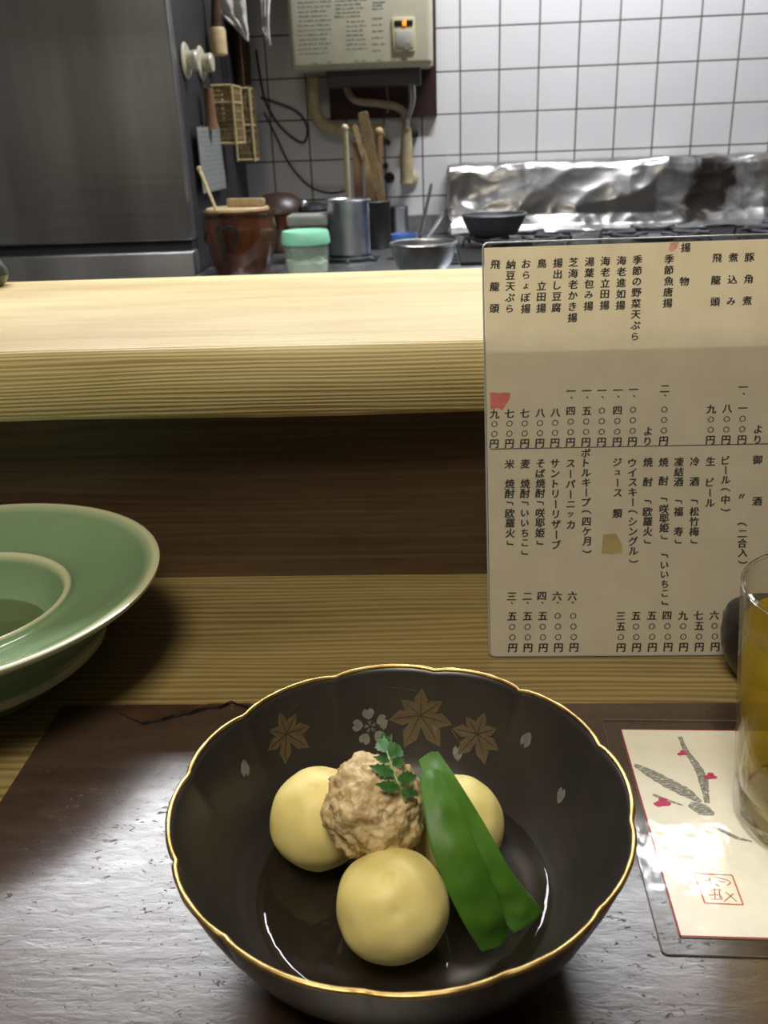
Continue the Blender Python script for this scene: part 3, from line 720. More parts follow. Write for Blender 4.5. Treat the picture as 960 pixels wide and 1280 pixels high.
for a in (('飛　龍　頭', 619, 331, 618, 386), ('納豆天ぷら', 638.3, 331, 636.9, 386), ('おらょぼ揚', 657.7, 330, 657, 386), ('鳥　立田揚', 677, 329.6, 676.5, 385.4),
          ('揚出し豆腐', 697.3, 329, 695.2, 384.8), ('芝海老かき揚', 716.7, 328, 715.4, 397.3), ('湯葉包み揚', 736.9, 327.5, 735.4, 382.7), ('海老立田揚', 756.7, 326.5, 755.6, 381.7),
          ('海老進如揚', 776.9, 325.8, 775.4, 381.7), ('季節の野菜天ぷら', 796.9, 325, 793.5, 420.7), ('季節魚唐揚', 836.6, 324, 834.4, 379), ('揚　　物', 857, 309.7, 855.4, 351.9),
          ('飛　龍　頭', 896, 322.8, 893.8, 377.8), ('煮　込　み', 916.5, 322, 913.7, 377), ('豚　角　煮', 936.6, 321.9, 933.8, 376),
          ('九〇〇円', 618, 517.7, 617.7, 555), ('七〇〇円', 636.9, 517, 636.7, 554.8), ('七〇〇円', 655.8, 516.7, 655.8, 554.6), ('八〇〇円', 675, 516.4, 674.8, 554.2), ('八〇〇円', 693.9, 516, 693.6, 553.8),
          ('四〇〇円', 713.3, 514, 713, 553.3), ('五〇〇円', 733, 514, 732.3, 553), ('〇〇〇円', 752.2, 513.5, 751.8, 552.8), ('四〇〇円', 771.8, 513.3, 771.3, 552.6), ('〇〇〇円', 791.2, 512.3, 790.4, 552),
          ('より', 809.9, 539.3, 809.3, 551.8), ('〇〇〇円', 830.3, 512, 829.4, 551.3), ('九〇〇円', 888.8, 511.5, 887.8, 550.3), ('八〇〇円', 908.6, 511, 907.3, 550), ('一〇〇円', 928.4, 510.2, 927.3, 549.8), ('より', 947.4, 536.6, 946.8, 549.7),
          ('米　焼酎「欧羅火」', 636.8, 580.3, 637.6, 678.8), ('麦　焼酎「いいちこ」', 656.4, 580, 655.8, 691), ('そば焼酎「咲耶姫」', 675.6, 579.5, 674.8, 678.5), ('サントリーリザーブ', 693.6, 579.4, 695.6, 681),
          ('スーパーニッカ', 713, 579.7, 713.3, 656), ('ボトルキープ(四ケ月)', 732.2, 566.6, 733.4, 689), ('ジュース　類', 771.8, 578, 771.6, 642), ('ウイスキー(シングル)', 790.2, 578.7, 791.6, 701.2),
          ('焼　酎　「欧羅火」', 809.8, 577.8, 809.2, 677), ('焼　酎　「咲耶姫」　「いいちこ」', 829.2, 577.8, 831, 753.5), ('凍結酒　「福　寿」', 848.4, 577.6, 847.6, 677), ('冷　酒　「松竹梅」', 868.2, 577, 867.4, 677),
          ('生　ビール', 887.8, 576.6, 887.2, 629), ('ビール(中)', 907, 575.4, 906.6, 637), ('〃　　(二合入)', 926.8, 620.5, 928.2, 702.5), ('御　　　酒', 946.8, 574.8, 946.4, 626.6),
          ('五〇〇円', 639.8, 770.6, 640.8, 810), ('五〇〇円', 659, 770.4, 660, 810), ('五〇〇円', 678, 770.2, 679, 810), ('〇〇〇円', 697, 770, 698, 809.8), ('〇〇〇円', 716.4, 770, 717.4, 809.6),
          ('三五〇円', 775.4, 770.2, 776.2, 809.7), ('五〇〇円', 794.6, 770, 795.6, 809.6), ('五〇〇円', 814.4, 769.8, 815.4, 809.4), ('四〇〇円', 833.6, 769.6, 835, 809.2), ('九〇〇円', 853.4, 769.6, 854.4, 809.2),
          ('七五〇円', 873, 769.4, 874, 809), ('六〇〇円', 892.6, 769.2, 893.8, 808.8), ('五五〇円', 911.6, 769, 912.8, 808.6)):
    colm(*a)
for x, y, t in ((713.6, 489, '一'), (733.2, 488.6, '一'), (752.4, 488.2, '一'), (772.2, 487.8, '一'), (791.6, 487, '一'), (830.6, 486.2, '二'), (928.8, 484, '一'), (639.2, 745.7, '三'), (658.8, 745.5, '二'), (677.2, 745.2, '四'), (696.2, 745.2, '六'), (715.2, 745, '六')):
    k_ = ('stew_prices' if x > 860 else 'fried_dish_prices') if y < 600 else 'bottle_prices'; put(t, x, y, part=k_); put('、', x+0.8, y+8.2, part=k_)
for k, tb in TXTS.items():
    bmesh.ops.recalc_face_normals(tb, faces=tb.faces)
    obj(k, tb, M_ink, menu, smooth=False, recalc=False)['label'] = 'black brush lettering in vertical columns, ' + k.replace('_', ' ')
bm = B(); a, b = mp(613, 562), mp(968, 555.2)
prism(bm, [a + mn*0.0002, b + mn*0.0002, b + mn*0.0002 + lean*0.0005, a + mn*0.0002 + lean*0.0005], mn, 0.00003); obj('ruled_line', bm, M_ink, menu, smooth=False)
def stain(pts, mt, lab):
    bm = B(); q = []
    for (x0, y0), (x1, y1) in zip(pts, pts[1:]+pts[:1]):
        for k in range(6):
            t = k/6; q.append(mp(x0+(x1-x0)*t + 1.0*noise.noise(V(x0+k, y0, 1)), y0+(y1-y0)*t + 1.0*noise.noise(V(x0, y0+k, 4)), 0.000165))
    prism(bm, q, mn, 0.00001); obj('stain', bm, mt, menu, smooth=False)['label'] = lab
stain([(612.5, 491), (638, 491), (637, 499), (631, 508), (628, 513), (622, 510), (613, 512)], M_redstain, 'square red ink stain on the left edge')
stain([(838, 304), (849, 302), (846, 310), (840, 315), (835, 313)], M_pinkstain, 'small pink smudge near the top')
stain([(754, 668), (770, 667), (777, 680), (778, 691), (765, 693), (752, 692)], M_olivestain, 'olive tape stain')

# ------------------------------------------------------------------ laminated card
card = thing('picture_card', 'laminated card with painted plum branch and red border under the drink', 'card', P(800, 1000, Z=ZT))
ca, cb, cc_ = P(755, 900, Z=ZT), P(828, 1194, Z=ZT), P(1000, 1199, Z=ZT)
ex = (cc_-cb).normalized(); ey = (ca-cb).normalized(); ey = (ey - ex*ey.dot(ex)).normalized()
HC = (ca-cb).length; WC = 0.110
def cv(u, v, z): return cb + ex*u + ey*v + V(0, 0, z)
bm = B(); prism(bm, [cv(u, v, 0.00005) for u, v in rounded(0, WC, 0, HC, 0.002)], (0, 0, 1), 0.00075); obj('laminate', bm, M_cardfilm, card, smooth=False)['label'] = 'clear plastic lamination'
bm = B(); lp = [cv(u, v, 0.0004) for u, v in rounded(0.0002, WC-0.0002, 0.0002, HC-0.0002, 0.002)]; tube(bm, lp+[lp[0]], 0.00028, 6, cap=False); obj('laminate_edge', bm, plain('laminate_edge_grey', (0.13, 0.12, 0.11), 0.25), card)
pa, pb_ = P(776, 910, Z=ZT), P(848, 1171, Z=ZT)
def cuv(px, py):
    q = P(px, py, Z=ZT+0.0004) - cb; return (q.dot(ex), q.dot(ey))
u0, v0 = cuv(848, 1171); v1 = cuv(776, 911)[1]; u0 = (u0 + cuv(776, 911)[0])/2; u1 = WC-u0
bm = B(); prism(bm, [cv(u, v, 0.0002) for u, v in ((u0, v0), (u1, v0), (u1, v1), (u0, v1))], (0, 0, 1), 0.00022); obj('card_sheet', bm, M_cardpaper, card, smooth=False)
zc = 0.00043
bm = B(); lw = 0.0007
for x0, x1, y0, y1 in ((u0, u0+lw, v0, v1), (u1-lw, u1, v0, v1), (u0, u1, v0, v0+lw), (u0, u1, v1-lw, v1)):
    prism(bm, [cv(x0, y0, zc), cv(x1, y0, zc), cv(x1, y1, zc), cv(x0, y1, zc)], (0, 0, 1), 0.00004)
obj('red_border', bm, M_cardred, card, smooth=False)
def ribbon(bm, pts, ws, z, mi=0):
    pts = [Vector((*cuv(*p), 0)) for p in pts]; sp = smoothpts(pts, 6); n = len(sp); prev = None
    for i, p in enumerate(sp):
        t = i/(n-1)*(len(ws)-1); k = min(len(ws)-2, int(t)); w_ = ws[k]+(ws[k+1]-ws[k])*(t-k)
        d = (sp[min(i+1, n-1)]-sp[max(0, i-1)]).normalized(); s = V(-d.y, d.x, 0)
        jit = 1+0.25*noise.noise(V(p.x*900, p.y*900, 2))
        a, b = p + s*w_*jit, p - s*w_*jit
        two = (bm.verts.new(cv(a.x, a.y, z)), bm.verts.new(cv(b.x, b.y, z)))
        if prev: bm.faces.new((prev[0], prev[1], two[1], two[0])).material_index = mi
        prev = two
bm = B()
ribbon(bm, [(793, 956), (812, 966), (835, 979), (856, 990), (876, 1003)], [0.0012, 0.0028, 0.0036, 0.0034, 0.0012], zc)
ribbon(bm, [(862, 1005), (878, 1012), (893, 1018)], [0.002, 0.0042, 0.001], zc)
ribbon(bm, [(850, 921), (857, 938), (868, 953), (878, 972), (884, 1004)], [0.0010, 0.0013, 0.0018, 0.0022, 0.0012], zc+0.00001)
ribbon(bm, [(816, 993), (830, 999), (854, 1007)], [0.0008, 0.0010, 0.0004], zc+0.00002)
ribbon(bm, [(898, 1035), (920, 1047), (940, 1052)], [0.0012, 0.0010, 0.0004], zc+0.00002)
obj('painted_branch', bm, M_brush, card, smooth=False)['label'] = 'grey brush strokes of a branch'
def blossom(cx, cy, s):
    bm = B()
    for dx, dy, r in ((0, 0, 1), (-0.7, 0.2, 0.8), (0.75, 0.1, 0.75), (0.1, -0.5, 0.8)):
        u, v = cuv(cx+dx*s*6, cy+dy*s*6)
        vs = [bm.verts.new(cv(u + 0.0019*s*r*math.cos(a)*(1+0.15*math.sin(3*a+dx)), v + 0.0017*s*r*math.sin(a), zc+0.00003+0.000004*dx)) for a in [2*PI*k/16 for k in range(16)]]
        bm.faces.new(vs)
    obj('plum_blossom', bm, M_plum, card, smooth=False)
blossom(828, 1004, 1.25); blossom(888, 971, 1.0); blossom(853, 942, 0.8)
bm = B()
sq = [(868, 1092), (915, 1094), (929, 1131), (881, 1129)]
for a, b in zip(sq, sq[1:]+sq[:1]): ribbon(bm, [a, ((a[0]+b[0])/2, (a[1]+b[1])/2), b], [0.00035]*3, zc+0.00002)
for s in ([(893, 1096), (905, 1099), (913, 1103), (909, 1107)], [(897, 1101), (906, 1103)], [(893, 1104), (899, 1108)], [(882, 1114), (893, 1112), (902, 1113)], [(886, 1119), (899, 1119), (903, 1124)], [(888, 1124), (903, 1124)], [(905, 1127), (917, 1117)], [(907, 1115), (921, 1127)], [(879, 1102), (888, 1100)], [(884, 1108), (892, 1105)], [(893, 1110), (894, 1124)], [(899, 1111), (900, 1123)], [(886, 1097), (890, 1108)]):
    ribbon(bm, s, [0.00025]*len(s), zc+0.00002)
obj('seal_stamp', bm, M_seal, card, smooth=False)['label'] = 'orange red square seal'

# ------------------------------------------------------------------ drink
GC = V(0.163, 0.3222, ZT+0.0009)
glass = thing('drinking_glass', 'clear tapered tumbler standing on the picture card at right edge', 'glass', GC)
RB, RT, GH = 0.0325, 0.0412, 0.1112
def gr_(z): return RB + (RT-RB)*z/GH
bm = B()
lathe(bm, [(0, 0.0012), (RB*0.75, 0.0008), (RB*0.90, 0.0), (RB*0.98, 0.0012), (gr_(0.004), 0.004), (gr_(0.03), 0.03), (gr_(0.06), 0.06), (gr_(0.09), 0.09), (gr_(GH-0.001), GH-0.001), (RT-0.0004, GH), (RT-0.0011, GH), (RT-0.0015, GH-0.001),
           (gr_(0.09)-0.0015, 0.09), (gr_(0.06)-0.0016, 0.06), (gr_(0.03)-0.0018, 0.03), (gr_(0.02)-0.0022, 0.018), (RB-0.006, 0.0135), (RB-0.014, 0.0115), (0, 0.0108)], 96, GC,
      rad=lambda a, k: 1.0)
obj('glass_body', bm, M_glass, glass, angle=50)
bm = B(); gp = [GC + V((RT-0.0008)*math.cos(2*PI*i/96), (RT-0.0008)*math.sin(2*PI*i/96), GH+0.0006) for i in range(97)]; tube(bm, gp, 0.0009, 8, cap=False); obj('glass_rim', bm, M_thick, glass)
bm = B(); lathe(bm, [(0, 0.0016), (RB*0.74, 0.0013), (RB*0.90, 0.0008), (RB*0.955, 0.0030), (RB*0.965, 0.0075), (RB*0.86, 0.0102), (RB*0.55, 0.0098), (0, 0.0095)], 24, GC, rad=lambda a, k: 1.0 - (0.035 if k in (3, 4) and int(round(a*12/PI)) % 2 else 0))
obj('glass_base', bm, M_thick, glass, angle=20)['label'] = 'thick faceted clear base'
LZ = 0.0915
bm = B(); lathe(bm, [(0, 0.01065), (RB-0.014, 0.01135), (RB-0.0058, 0.01335), (gr_(0.02)-0.0019, 0.0178), (gr_(0.03)-0.0015, 0.03), (gr_(0.06)-0.0013, 0.06), (gr_(LZ)-0.0012, LZ+0.0008), (gr_(LZ)-0.0032, LZ), (0, LZ)], 96, GC)
tag(obj('amber_drink', bm, M_drink, loc=GC, angle=50), 'amber coloured drink filling most of the clear tumbler', 'drink', kind='stuff')

# ------------------------------------------------------------------ black pot behind the glass
q = P(925, 850, Z=0.0); kc = V(0.1835, 0.4400, 0.0)
pot = thing('condiment_pot', 'small rounded black lacquer pot behind the drinking glass', 'pot', kc)
bm = B(); lathe(bm, [(0, 0), (0.016, 0), (0.0175, 0.0012), (0.0225, 0.009), (0.0258, 0.018), (0.0268, 0.026), (0.0262, 0.033), (0, 0.033)], 64, kc); obj('pot_body', bm, M_blacklacq, pot)
bm = B(); lathe(bm, [(0, 0.0332), (0.0262, 0.0332), (0.0265, 0.0345), (0.0250, 0.0385), (0.0225, 0.0400), (0.010, 0.0408), (0, 0.0410)], 64, kc); obj('pot_lid', bm, M_blacklacq, pot)

# mottled pot at the far end of the shelf
kp = V(-0.412, 0.826, ZB1); bm = B()
lathe(bm, [(0, 0), (0.018, 0), (0.022, 0.002), (0.0275, 0.010), (0.0268, 0.016), (0.023, 0.0225), (0.0195, 0.026), (0.021, 0.0305), (0.018, 0.030), (0.0165, 0.026), (0.0200, 0.016), (0, 0.006)], 48, kp)
tag(obj('glazed_pot', bm, M_darkpot, loc=kp), 'small mottled dark green pot on the far left of the raised shelf', 'pot')

# ------------------------------------------------------------------ fridge
YF = 1.90
XF = P(243, 318, Y=YF).x; XS = XF-0.001; ZG = P(200, 308, Y=YF).z
fr = thing('steel_fridge', 'tall brushed steel fridge with two doors at the left of the kitchen', 'fridge', (XF-0.32, 2.2, ZF))
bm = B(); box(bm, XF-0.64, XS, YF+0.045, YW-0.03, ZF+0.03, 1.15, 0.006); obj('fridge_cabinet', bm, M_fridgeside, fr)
bm = B(); box(bm, XF-0.645, XF, YF, YF+0.040, ZG+0.010, 1.14, 0.006, 3); obj('upper_door', bm, M_fridge, fr)
bm = B(); box(bm, XF-0.645, XF, YF, YF+0.040, ZF+0.08, ZG-0.010, 0.006, 3); obj('lower_door', bm, M_fridge, fr)
bm = B(); box(bm, XF-0.64, XF-0.006, YF+0.012, YF+0.046, ZG-0.012, ZG+0.012); box(bm, XF-0.64, XS-0.004, YF+0.039, YF+0.046, ZF+0.09, 1.13); obj('door_gasket', bm, M_dark, fr, smooth=False)
bm = B(); box(bm, XF-0.62, XF-0.03, YF+0.06, YW-0.1, ZF, ZF+0.035); obj('base_plinth', bm, M_dark, fr, smooth=False)

# ------------------------------------------------------------------ kitchen worktop and stove
ZK = P(305, 341, Y=1.85).z - 0.006
kw = thing('kitchen_worktop', 'long steel kitchen worktop along the tiled wall', 'worktop', (0.3, 2.2, ZF))
WX0 = XF+0.012
bm = B(); box(bm, WX0, 1.9, 1.72, YW-0.001, ZK-0.04, ZK, 0.003); obj('worktop_slab', bm, M_steeld, kw)
ZU = P(530, 268, Y=YW-0.02).z
bm = B(); box(bm, WX0, 1.9, YW-0.022, YW-0.0005, ZK+0.0005, ZU, 0.002); struct('trim_1', bm, M_steeld)
bm = B(); box(bm, WX0+0.01, 1.89, 1.76, YW-0.01, ZF, ZK-0.04); obj('base_cabinet', bm, M_steeld, kw, smooth=False)
SX0 = P(572, 300, Y=2.1).x
stv = thing('gas_stove', 'black gas stove in front of the foil splash guard', 'stove', (SX0+0.45, 2.15, ZK))
ZS = ZK + 0.008
bm = B(); box(bm, SX0, SX0+0.95, 1.90, 2.42, ZK, ZS, 0.003); obj('stove_body', bm, plain('sooty_black_enamel', (0.012, 0.011, 0.011), 0.6, 0, 0.4, 30, Specular_IOR_Level=0.25), stv)
for k in range(3):
    cx = SX0+0.14+0.31*k
    bm = B()
    ringp = [V(cx+0.10*math.cos(2*PI*i/32), 2.18+0.10*math.sin(2*PI*i/32), ZS+0.016) for i in range(33)]; tube(bm, ringp, 0.005, 8, cap=False)
    for i in range(8):
        a = 2*PI*i/8 + 0.2; tube(bm, [V(cx+0.13*math.cos(a), 2.18+0.13*math.sin(a), ZS+0.001), V(cx+0.125*math.cos(a), 2.18+0.125*math.sin(a), ZS+0.020), V(cx+0.045*math.cos(a), 2.18+0.045*math.sin(a), ZS+0.020)], 0.0045, 8)
    obj('burner_grate', bm, M_iron, stv)
    bm = B(); lathe(bm, [(0, 0), (0.045, 0), (0.045, 0.006), (0.030, 0.012), (0, 0.012)], 32, (cx, 2.18, ZS)); obj('burner', bm, M_iron, stv)
for k in range(4):
    bm = B(); box(bm, SX0-0.034, SX0-0.002, 1.92+0.05*k, 1.93+0.05*k, ZK+0.0005, ZK+0.006, 0.001); obj('side_rail', bm, M_iron, stv)

# foil splash guard: crumpled sheet folded over the back of the stove
fx0 = P(563, 260, Y=2.50).x; fx1 = 1.25
zt0 = P(600, 208, Y=2.54).z
bm = B(); prof = [(YW-0.003, zt0+0.008), (2.545, zt0+0.006), (2.528, zt0+0.002), (2.520, zt0-0.012), (2.512, zt0-0.05), (2.505, zt0-0.09), (2.498, zt0-0.125), (2.480, zt0-0.150), (2.445, zt0-0.160), (2.425, ZS+0.002)]
dp = []
for a, b in zip(prof, prof[1:]):
    for k in range(8): dp.append((a[0]+(b[0]-a[0])*k/8, a[1]+(b[1]-a[1])*k/8))
dp.append(prof[-1]); NX = 260; rows = []
def crump(p):
    r = 0
    for s, am in ((3.2, 0.018), (8, 0.008), (21, 0.0020)):
        r += am*(1-2*abs(noise.noise(p*s)))
    return r-0.010
for i in range(NX+1):
    x = fx0 + (fx1-fx0)*i/NX; row = []
    for k, (y, z) in enumerate(dp):
        fade = min(1, k/9)*min(1, (len(dp)-1-k)/4); d = crump(V(x, y*0.5, z*1.3))*fade
        ragged = 0.004*noise.noise(V(x*25, 1, 0)) if k < 20 else 0
        row.append(bm.verts.new((x, min(YW-0.002, y-d*0.9), z+d*0.35+ragged)))
    rows.append(row)
for a, b in zip(rows, rows[1:]):
    for k in range(len(dp)-1): bm.faces.new((a[k], b[k], b[k+1], a[k+1]))
rows = []   # folded left end
for i in range(13):
    y = YW-0.003 - 0.16*i/12; row = []
    for k in range(26):
        z = zt0+0.004 - (zt0-ZS)*k/25; x = fx0 - 0.004 + 0.010*noise.noise(V(y*40, z*45, 3)) + 0.006*noise.noise(V(y*90, z*110, 7))
        row.append(bm.verts.new((x, y, z)))
    rows.append(row)
for a, b in zip(rows, rows[1:]):
    for k in range(25): bm.faces.new((a[k], a[k+1], b[k+1], b[k]))
bmesh.ops.solidify(bm, geom=bm.faces[:], thickness=0.0006)
foil = tag(obj('foil_splash_guard', bm, M_foil, loc=(fx0+0.3, 2.5, ZS), angle=50), 'scorched crumpled aluminium foil splash guard along the wall behind the stove', 'splash guard')

# black cooking pot on the stove
def on(px, py, Y): return P(px, py, Y=Y)
def vessel(bm, prof, c, seg=48): lathe(bm, prof, seg, c)
yp_ = 2.18; cp = on(617, 268, yp_); rp_ = (on(658, 268, yp_)-on(576, 268, yp_)).length/2; zb = ZS+0.0245
pot2 = thing('black_cooking_pot', 'dark grey flared pot on the stove in front of the foil', 'pot', (cp.x, yp_, zb))
ht = cp.z - zb
bm = B(); lathe(bm, [(0, 0), (rp_*0.70, 0), (rp_*0.76, 0.006), (rp_*0.90, ht*0.6), (rp_, ht), (rp_*0.97, ht), (rp_*0.87, ht*0.6), (rp_*0.70, 0.008), (0, 0.004)], 56, (cp.x, yp_, zb)); obj('pot_body', bm, plain('grey_pot_metal', (0.085, 0.09, 0.098), 0.45, 0.3), pot2)
bm = B(); ringp = [V(cp.x+rp_*0.99*math.cos(2*PI*i/48), yp_+rp_*0.99*math.sin(2*PI*i/48), zb+ht) for i in range(49)]; tube(bm, ringp, 0.0025, 8, cap=False); obj('pot_rim', bm, M_steeld, pot2)

# ------------------------------------------------------------------ things on the worktop, from the left
ZKs = ZK + 0.0005
ytr = 1.86; tl, trr = on(263, 341, ytr-0.06), on(346, 341, ytr-0.06)
bm = B(); box(bm, WX0+0.004, trr.x, ytr-0.075, ytr+0.10, ZKs, ZKs+0.006, 0.002)
tag(obj('steel_tray', bm, M_steel, loc=((WX0+trr.x)/2, ytr, ZKs)), 'thin steel tray under the brown lidded jar', 'tray')
zj = ZKs+0.0062
jr = (on(346, 290, ytr)-on(253, 290, ytr)).length/2; jx = max(on(299.5, 290, ytr).x, WX0+jr-0.004); hj = on(300, 262, ytr).z - zj
jar = thing('brown_crock', 'glossy brown glazed crock with a ladle in it beside the fridge', 'crock', (jx, ytr, zj))
bm = B(); lathe(bm, [(0, 0), (jr*0.70, 0), (jr*0.76, 0.008), (jr*0.88, hj*0.35), (jr*0.97, hj*0.62), (jr*0.98, hj*0.75), (jr*0.93, hj*0.90), (jr*0.93, hj*0.93), (jr*1.0, hj*0.95), (jr*1.0, hj*0.99), (jr*0.95, hj), (jr*0.86, hj*0.98), (jr*0.84, hj*0.9), (jr*0.85, hj*0.5), (0, 0.012)], 64, (jx, ytr, zj)); obj('crock_body', bm, M_jar, jar)
bm = B()
for p_ in ([(-0.42, 0.10), (-0.30, 0.16), (-0.28, -0.20)], [(-0.24, 0.12), (-0.10, 0.16), (0.04, 0.14), (0.06, -0.02)], [(-0.07, 0.14), (-0.05, -0.22)], [(0.10, 0.14), (0.18, -0.16)]):
    pts = []
    for u, v in p_:
        z = hj*(0.62 + v); rr = jr*0.975 if z > hj*0.5 else jr*(0.88+0.09*(z/hj-0.35)/0.27)
        a = -PI/2 + u; pts.append(V(jx+(rr+0.0005)*math.cos(a), ytr+(rr+0.0005)*math.sin(a), zj+z))
    tube(bm, smoothpts(pts, 5), 0.0022, 6)
obj('glaze_marks', bm, M_dark, jar)['label'] = 'dark brushed marks on the front'
bm = B(); lathe(bm, [(0, -0.001), (jr*0.80, -0.001), (jr*0.83, 0.001), (jr*0.83, 0.006), (jr*0.80, 0.008), (0, 0.008)], 48, (jx, ytr, zj+hj-0.003)); lidp = obj('wooden_lid', bm, M_pale, jar); bm = B(); box(bm, -0.040, 0.040, -0.009, 0.009, 0.005, 0.021, 0.003, M=Matrix.Translation((jx+0.018, ytr, zj+hj)) @ Matrix.Rotation(-0.35, 4, 'Z')); obj('lid_handle', bm, M_utwood, lidp)
lidp['label'] = 'pale wooden drop lid with a bar handle'
lp0 = on(270, 262, ytr-0.055); lp1 = on(249, 211, ytr-0.02)
bm = B(); d_ = (lp1-lp0); tube(bm, [lp0 - d_*0.05 , lp0+d_*0.5, lp1], [0.0030, 0.0032, 0.0036], 8); bmesh.ops.create_uvsphere(bm, u_segments=10, v_segments=6, radius=0.0055, matrix=Matrix.Translation(lp1))
tag(obj('soup_ladle', bm, M_bamboo, loc=lp0), 'thin pale ladle handle sticking up from the brown crock', 'ladle')

yd = 2.27; c_ = on(350, 275, yd); r_ = (on(384, 275, yd)-on(316, 275, yd)).length/2
zl = ZKs; hl = on(350, 240, yd).z - zl
urn = thing('dark_urn', 'dark brown domed pot behind the brown crock', 'pot', (c_.x, yd, zl))
bm = B(); lathe(bm, [(0, 0), (r_*0.72, 0), (r_*0.80, 0.01), (r_*0.94, hl*0.4), (r_, hl*0.62), (r_*0.98, hl*0.66), (0, hl*0.66)], 48, (c_.x, yd, zl)); obj('pot_body', bm, M_jar, urn)
bm = B(); lathe(bm, [(0, hl*0.66), (r_*1.02, hl*0.66), (r_*1.0, hl*0.72), (r_*0.84, hl*0.86), (r_*0.5, hl*0.97), (0, hl)], 48, (c_.x, yd, zl)); obj('pot_lid', bm, plain('dark_lid_glaze', (0.035, 0.016, 0.010), 0.4), urn)

ym = 1.84; c_ = on(382, 300, ym); r_ = (on(412, 300, ym)-on(352, 300, ym)).length/2; zt = on(382, 288, ym).z; zm = on(382, 305, ym-r_).z
mint = thing('mint_lid_container', 'round cloudy plastic tub with mint green lid and white powder inside', 'container', (c_.x, ym, ZKs))
hb = zm-ZKs
bm = B(); lathe(bm, [(0, 0), (r_*0.80, 0), (r_*0.88, 0.004), (r_*0.95, hb), (r_*0.92, hb), (r_*0.85, 0.006), (0, 0.003)], 48, (c_.x, ym, ZKs)); obj('tub', bm, M_clearp, mint)
bm = B(); lathe(bm, [(0, 0.0035), (r_*0.82, 0.0065), (r_*0.87, hb*0.42), (r_*0.5, hb*0.48), (r_*0.2, hb*0.40), (0, hb*0.42)], 32, (c_.x, ym, ZKs))
for v in bm.verts:
    if v.co.z > ZKs+0.015: v.co.z += 0.010*noise.noise(v.co*60)
obj('powder', bm, M_powder, mint)
bm = B(); lathe(bm, [(0, hb-0.004), (r_*1.0, hb-0.004), (r_*1.02, hb), (r_*0.97, zt-ZKs-0.003), (r_*0.93, zt-ZKs), (r_*0.85, zt-ZKs-0.002), (0, zt-ZKs-0.002)], 48, (c_.x, ym, ZKs)); obj('lid', bm, M_mint, mint)

yb2 = 2.02; a_, b_ = on(360, 300, yb2), on(411, 300, yb2); ztop = on(385, 269, yb2).z
sqc = thing('square_canister', 'square clear plastic canister with grey lid behind the mint lidded tub', 'container', ((a_.x+b_.x)/2, yb2+0.04, ZKs))
bm = B(); box(bm, a_.x+0.004, b_.x-0.004, yb2, yb2+0.075, ZKs, ztop-0.022, 0.004); obj('canister_body', bm, M_clearp, sqc)
bm = B(); box(bm, a_.x, b_.x, yb2-0.004, yb2+0.079, ztop-0.0218, ztop, 0.004); obj('lid', bm, plain('grey_lid_plastic', (0.30, 0.31, 0.28), 0.4), sqc)

yk = 2.12; c_ = on(392, 262, yk); r_ = (on(412, 262, yk)-on(374, 262, yk)).length/2; hk = on(392, 250, yk).z-ZKs
ket = thing('black_saucepan', 'black lidded saucepan with shiny knob between dark pot and steel canister', 'saucepan', (c_.x, yk, ZKs))
bm = B(); lathe(bm, [(0, 0), (r_*0.9, 0), (r_, 0.01), (r_, hk*0.85), (0, hk*0.85)], 40, (c_.x, yk, ZKs)); obj('pan_body', bm, M_black, ket)
bm = B(); lathe(bm, [(0, hk*0.85), (r_*1.03, hk*0.85), (r_*0.9, hk*0.92), (r_*0.3, hk*0.97), (0, hk*0.97)], 40, (c_.x, yk, ZKs)); lid_ = obj('pan_lid', bm, M_black, ket)
kn = on(377, 256, yk-0.03); bm = B(); bmesh.ops.create_uvsphere(bm, u_segments=16, v_segments=10, radius=0.009, matrix=Matrix.Translation((c_.x-r_*0.55, yk-r_*0.5, ZKs+hk*0.945))); obj('knob', bm, M_steel, lid_)

# tall steel canister on a trivet, tools standing behind it
yc = 2.05; c_ = on(436, 280, yc); r_ = (on(463, 280, yc)-on(409, 280, yc)).length/2; zc0 = on(436, 322, yc-r_).z; zc1 = on(436, 250, yc).z
trv = thing('burner_trivet', 'small black gas ring with curved prongs under the tall steel canister', 'gas ring', (c_.x, yc, ZKs))
bm = B(); ringp = [V(c_.x+r_*1.05*math.cos(2*PI*i/40), yc+r_*1.05*math.sin(2*PI*i/40), zc0-0.004) for i in range(41)]; tube(bm, ringp, 0.0035, 8, cap=False)
box(bm, c_.x-r_*1.04, c_.x+r_*1.04, yc-0.004, yc+0.004, zc0-0.0075, zc0-0.0005)
obj('support_ring', bm, M_iron, trv)
for i in range(6):
    a = 2*PI*i/6 + 0.5; bm = B(); tube(bm, smoothpts([V(c_.x+r_*1.05*math.cos(a), yc+r_*1.05*math.sin(a), zc0-0.004), V(c_.x+r_*1.35*math.cos(a), yc+r_*1.35*math.sin(a), zc0-0.008), V(c_.x+r_*1.5*math.cos(a), yc+r_*1.5*math.sin(a), ZKs+0.004)], 5), 0.004, 8); obj('prong', bm, M_iron, trv)
bm = B(); lathe(bm, [(0, 0), (r_*0.75, 0), (r_*0.75, 0.008), (r_*0.5, 0.014), (0, 0.014)], 32, (c_.x, yc, ZKs)); obj('burner', bm, M_steeld, trv)
can = thing('steel_canister', 'tall plain steel canister on the gas ring, widest of the steel canisters', 'canister', (c_.x, yc, zc0))
h_ = zc1-zc0; bm = B(); lathe(bm, [(0, 0), (r_*0.9, 0), (r_*0.96, 0.004), (r_*0.96, h_*0.97), (r_, h_), (r_*0.96, h_+0.002), (r_*0.92, h_), (r_*0.92, 0.006), (0, 0.004)], 64, (c_.x, yc, zc0)); obj('canister_body', bm, M_steel, can)
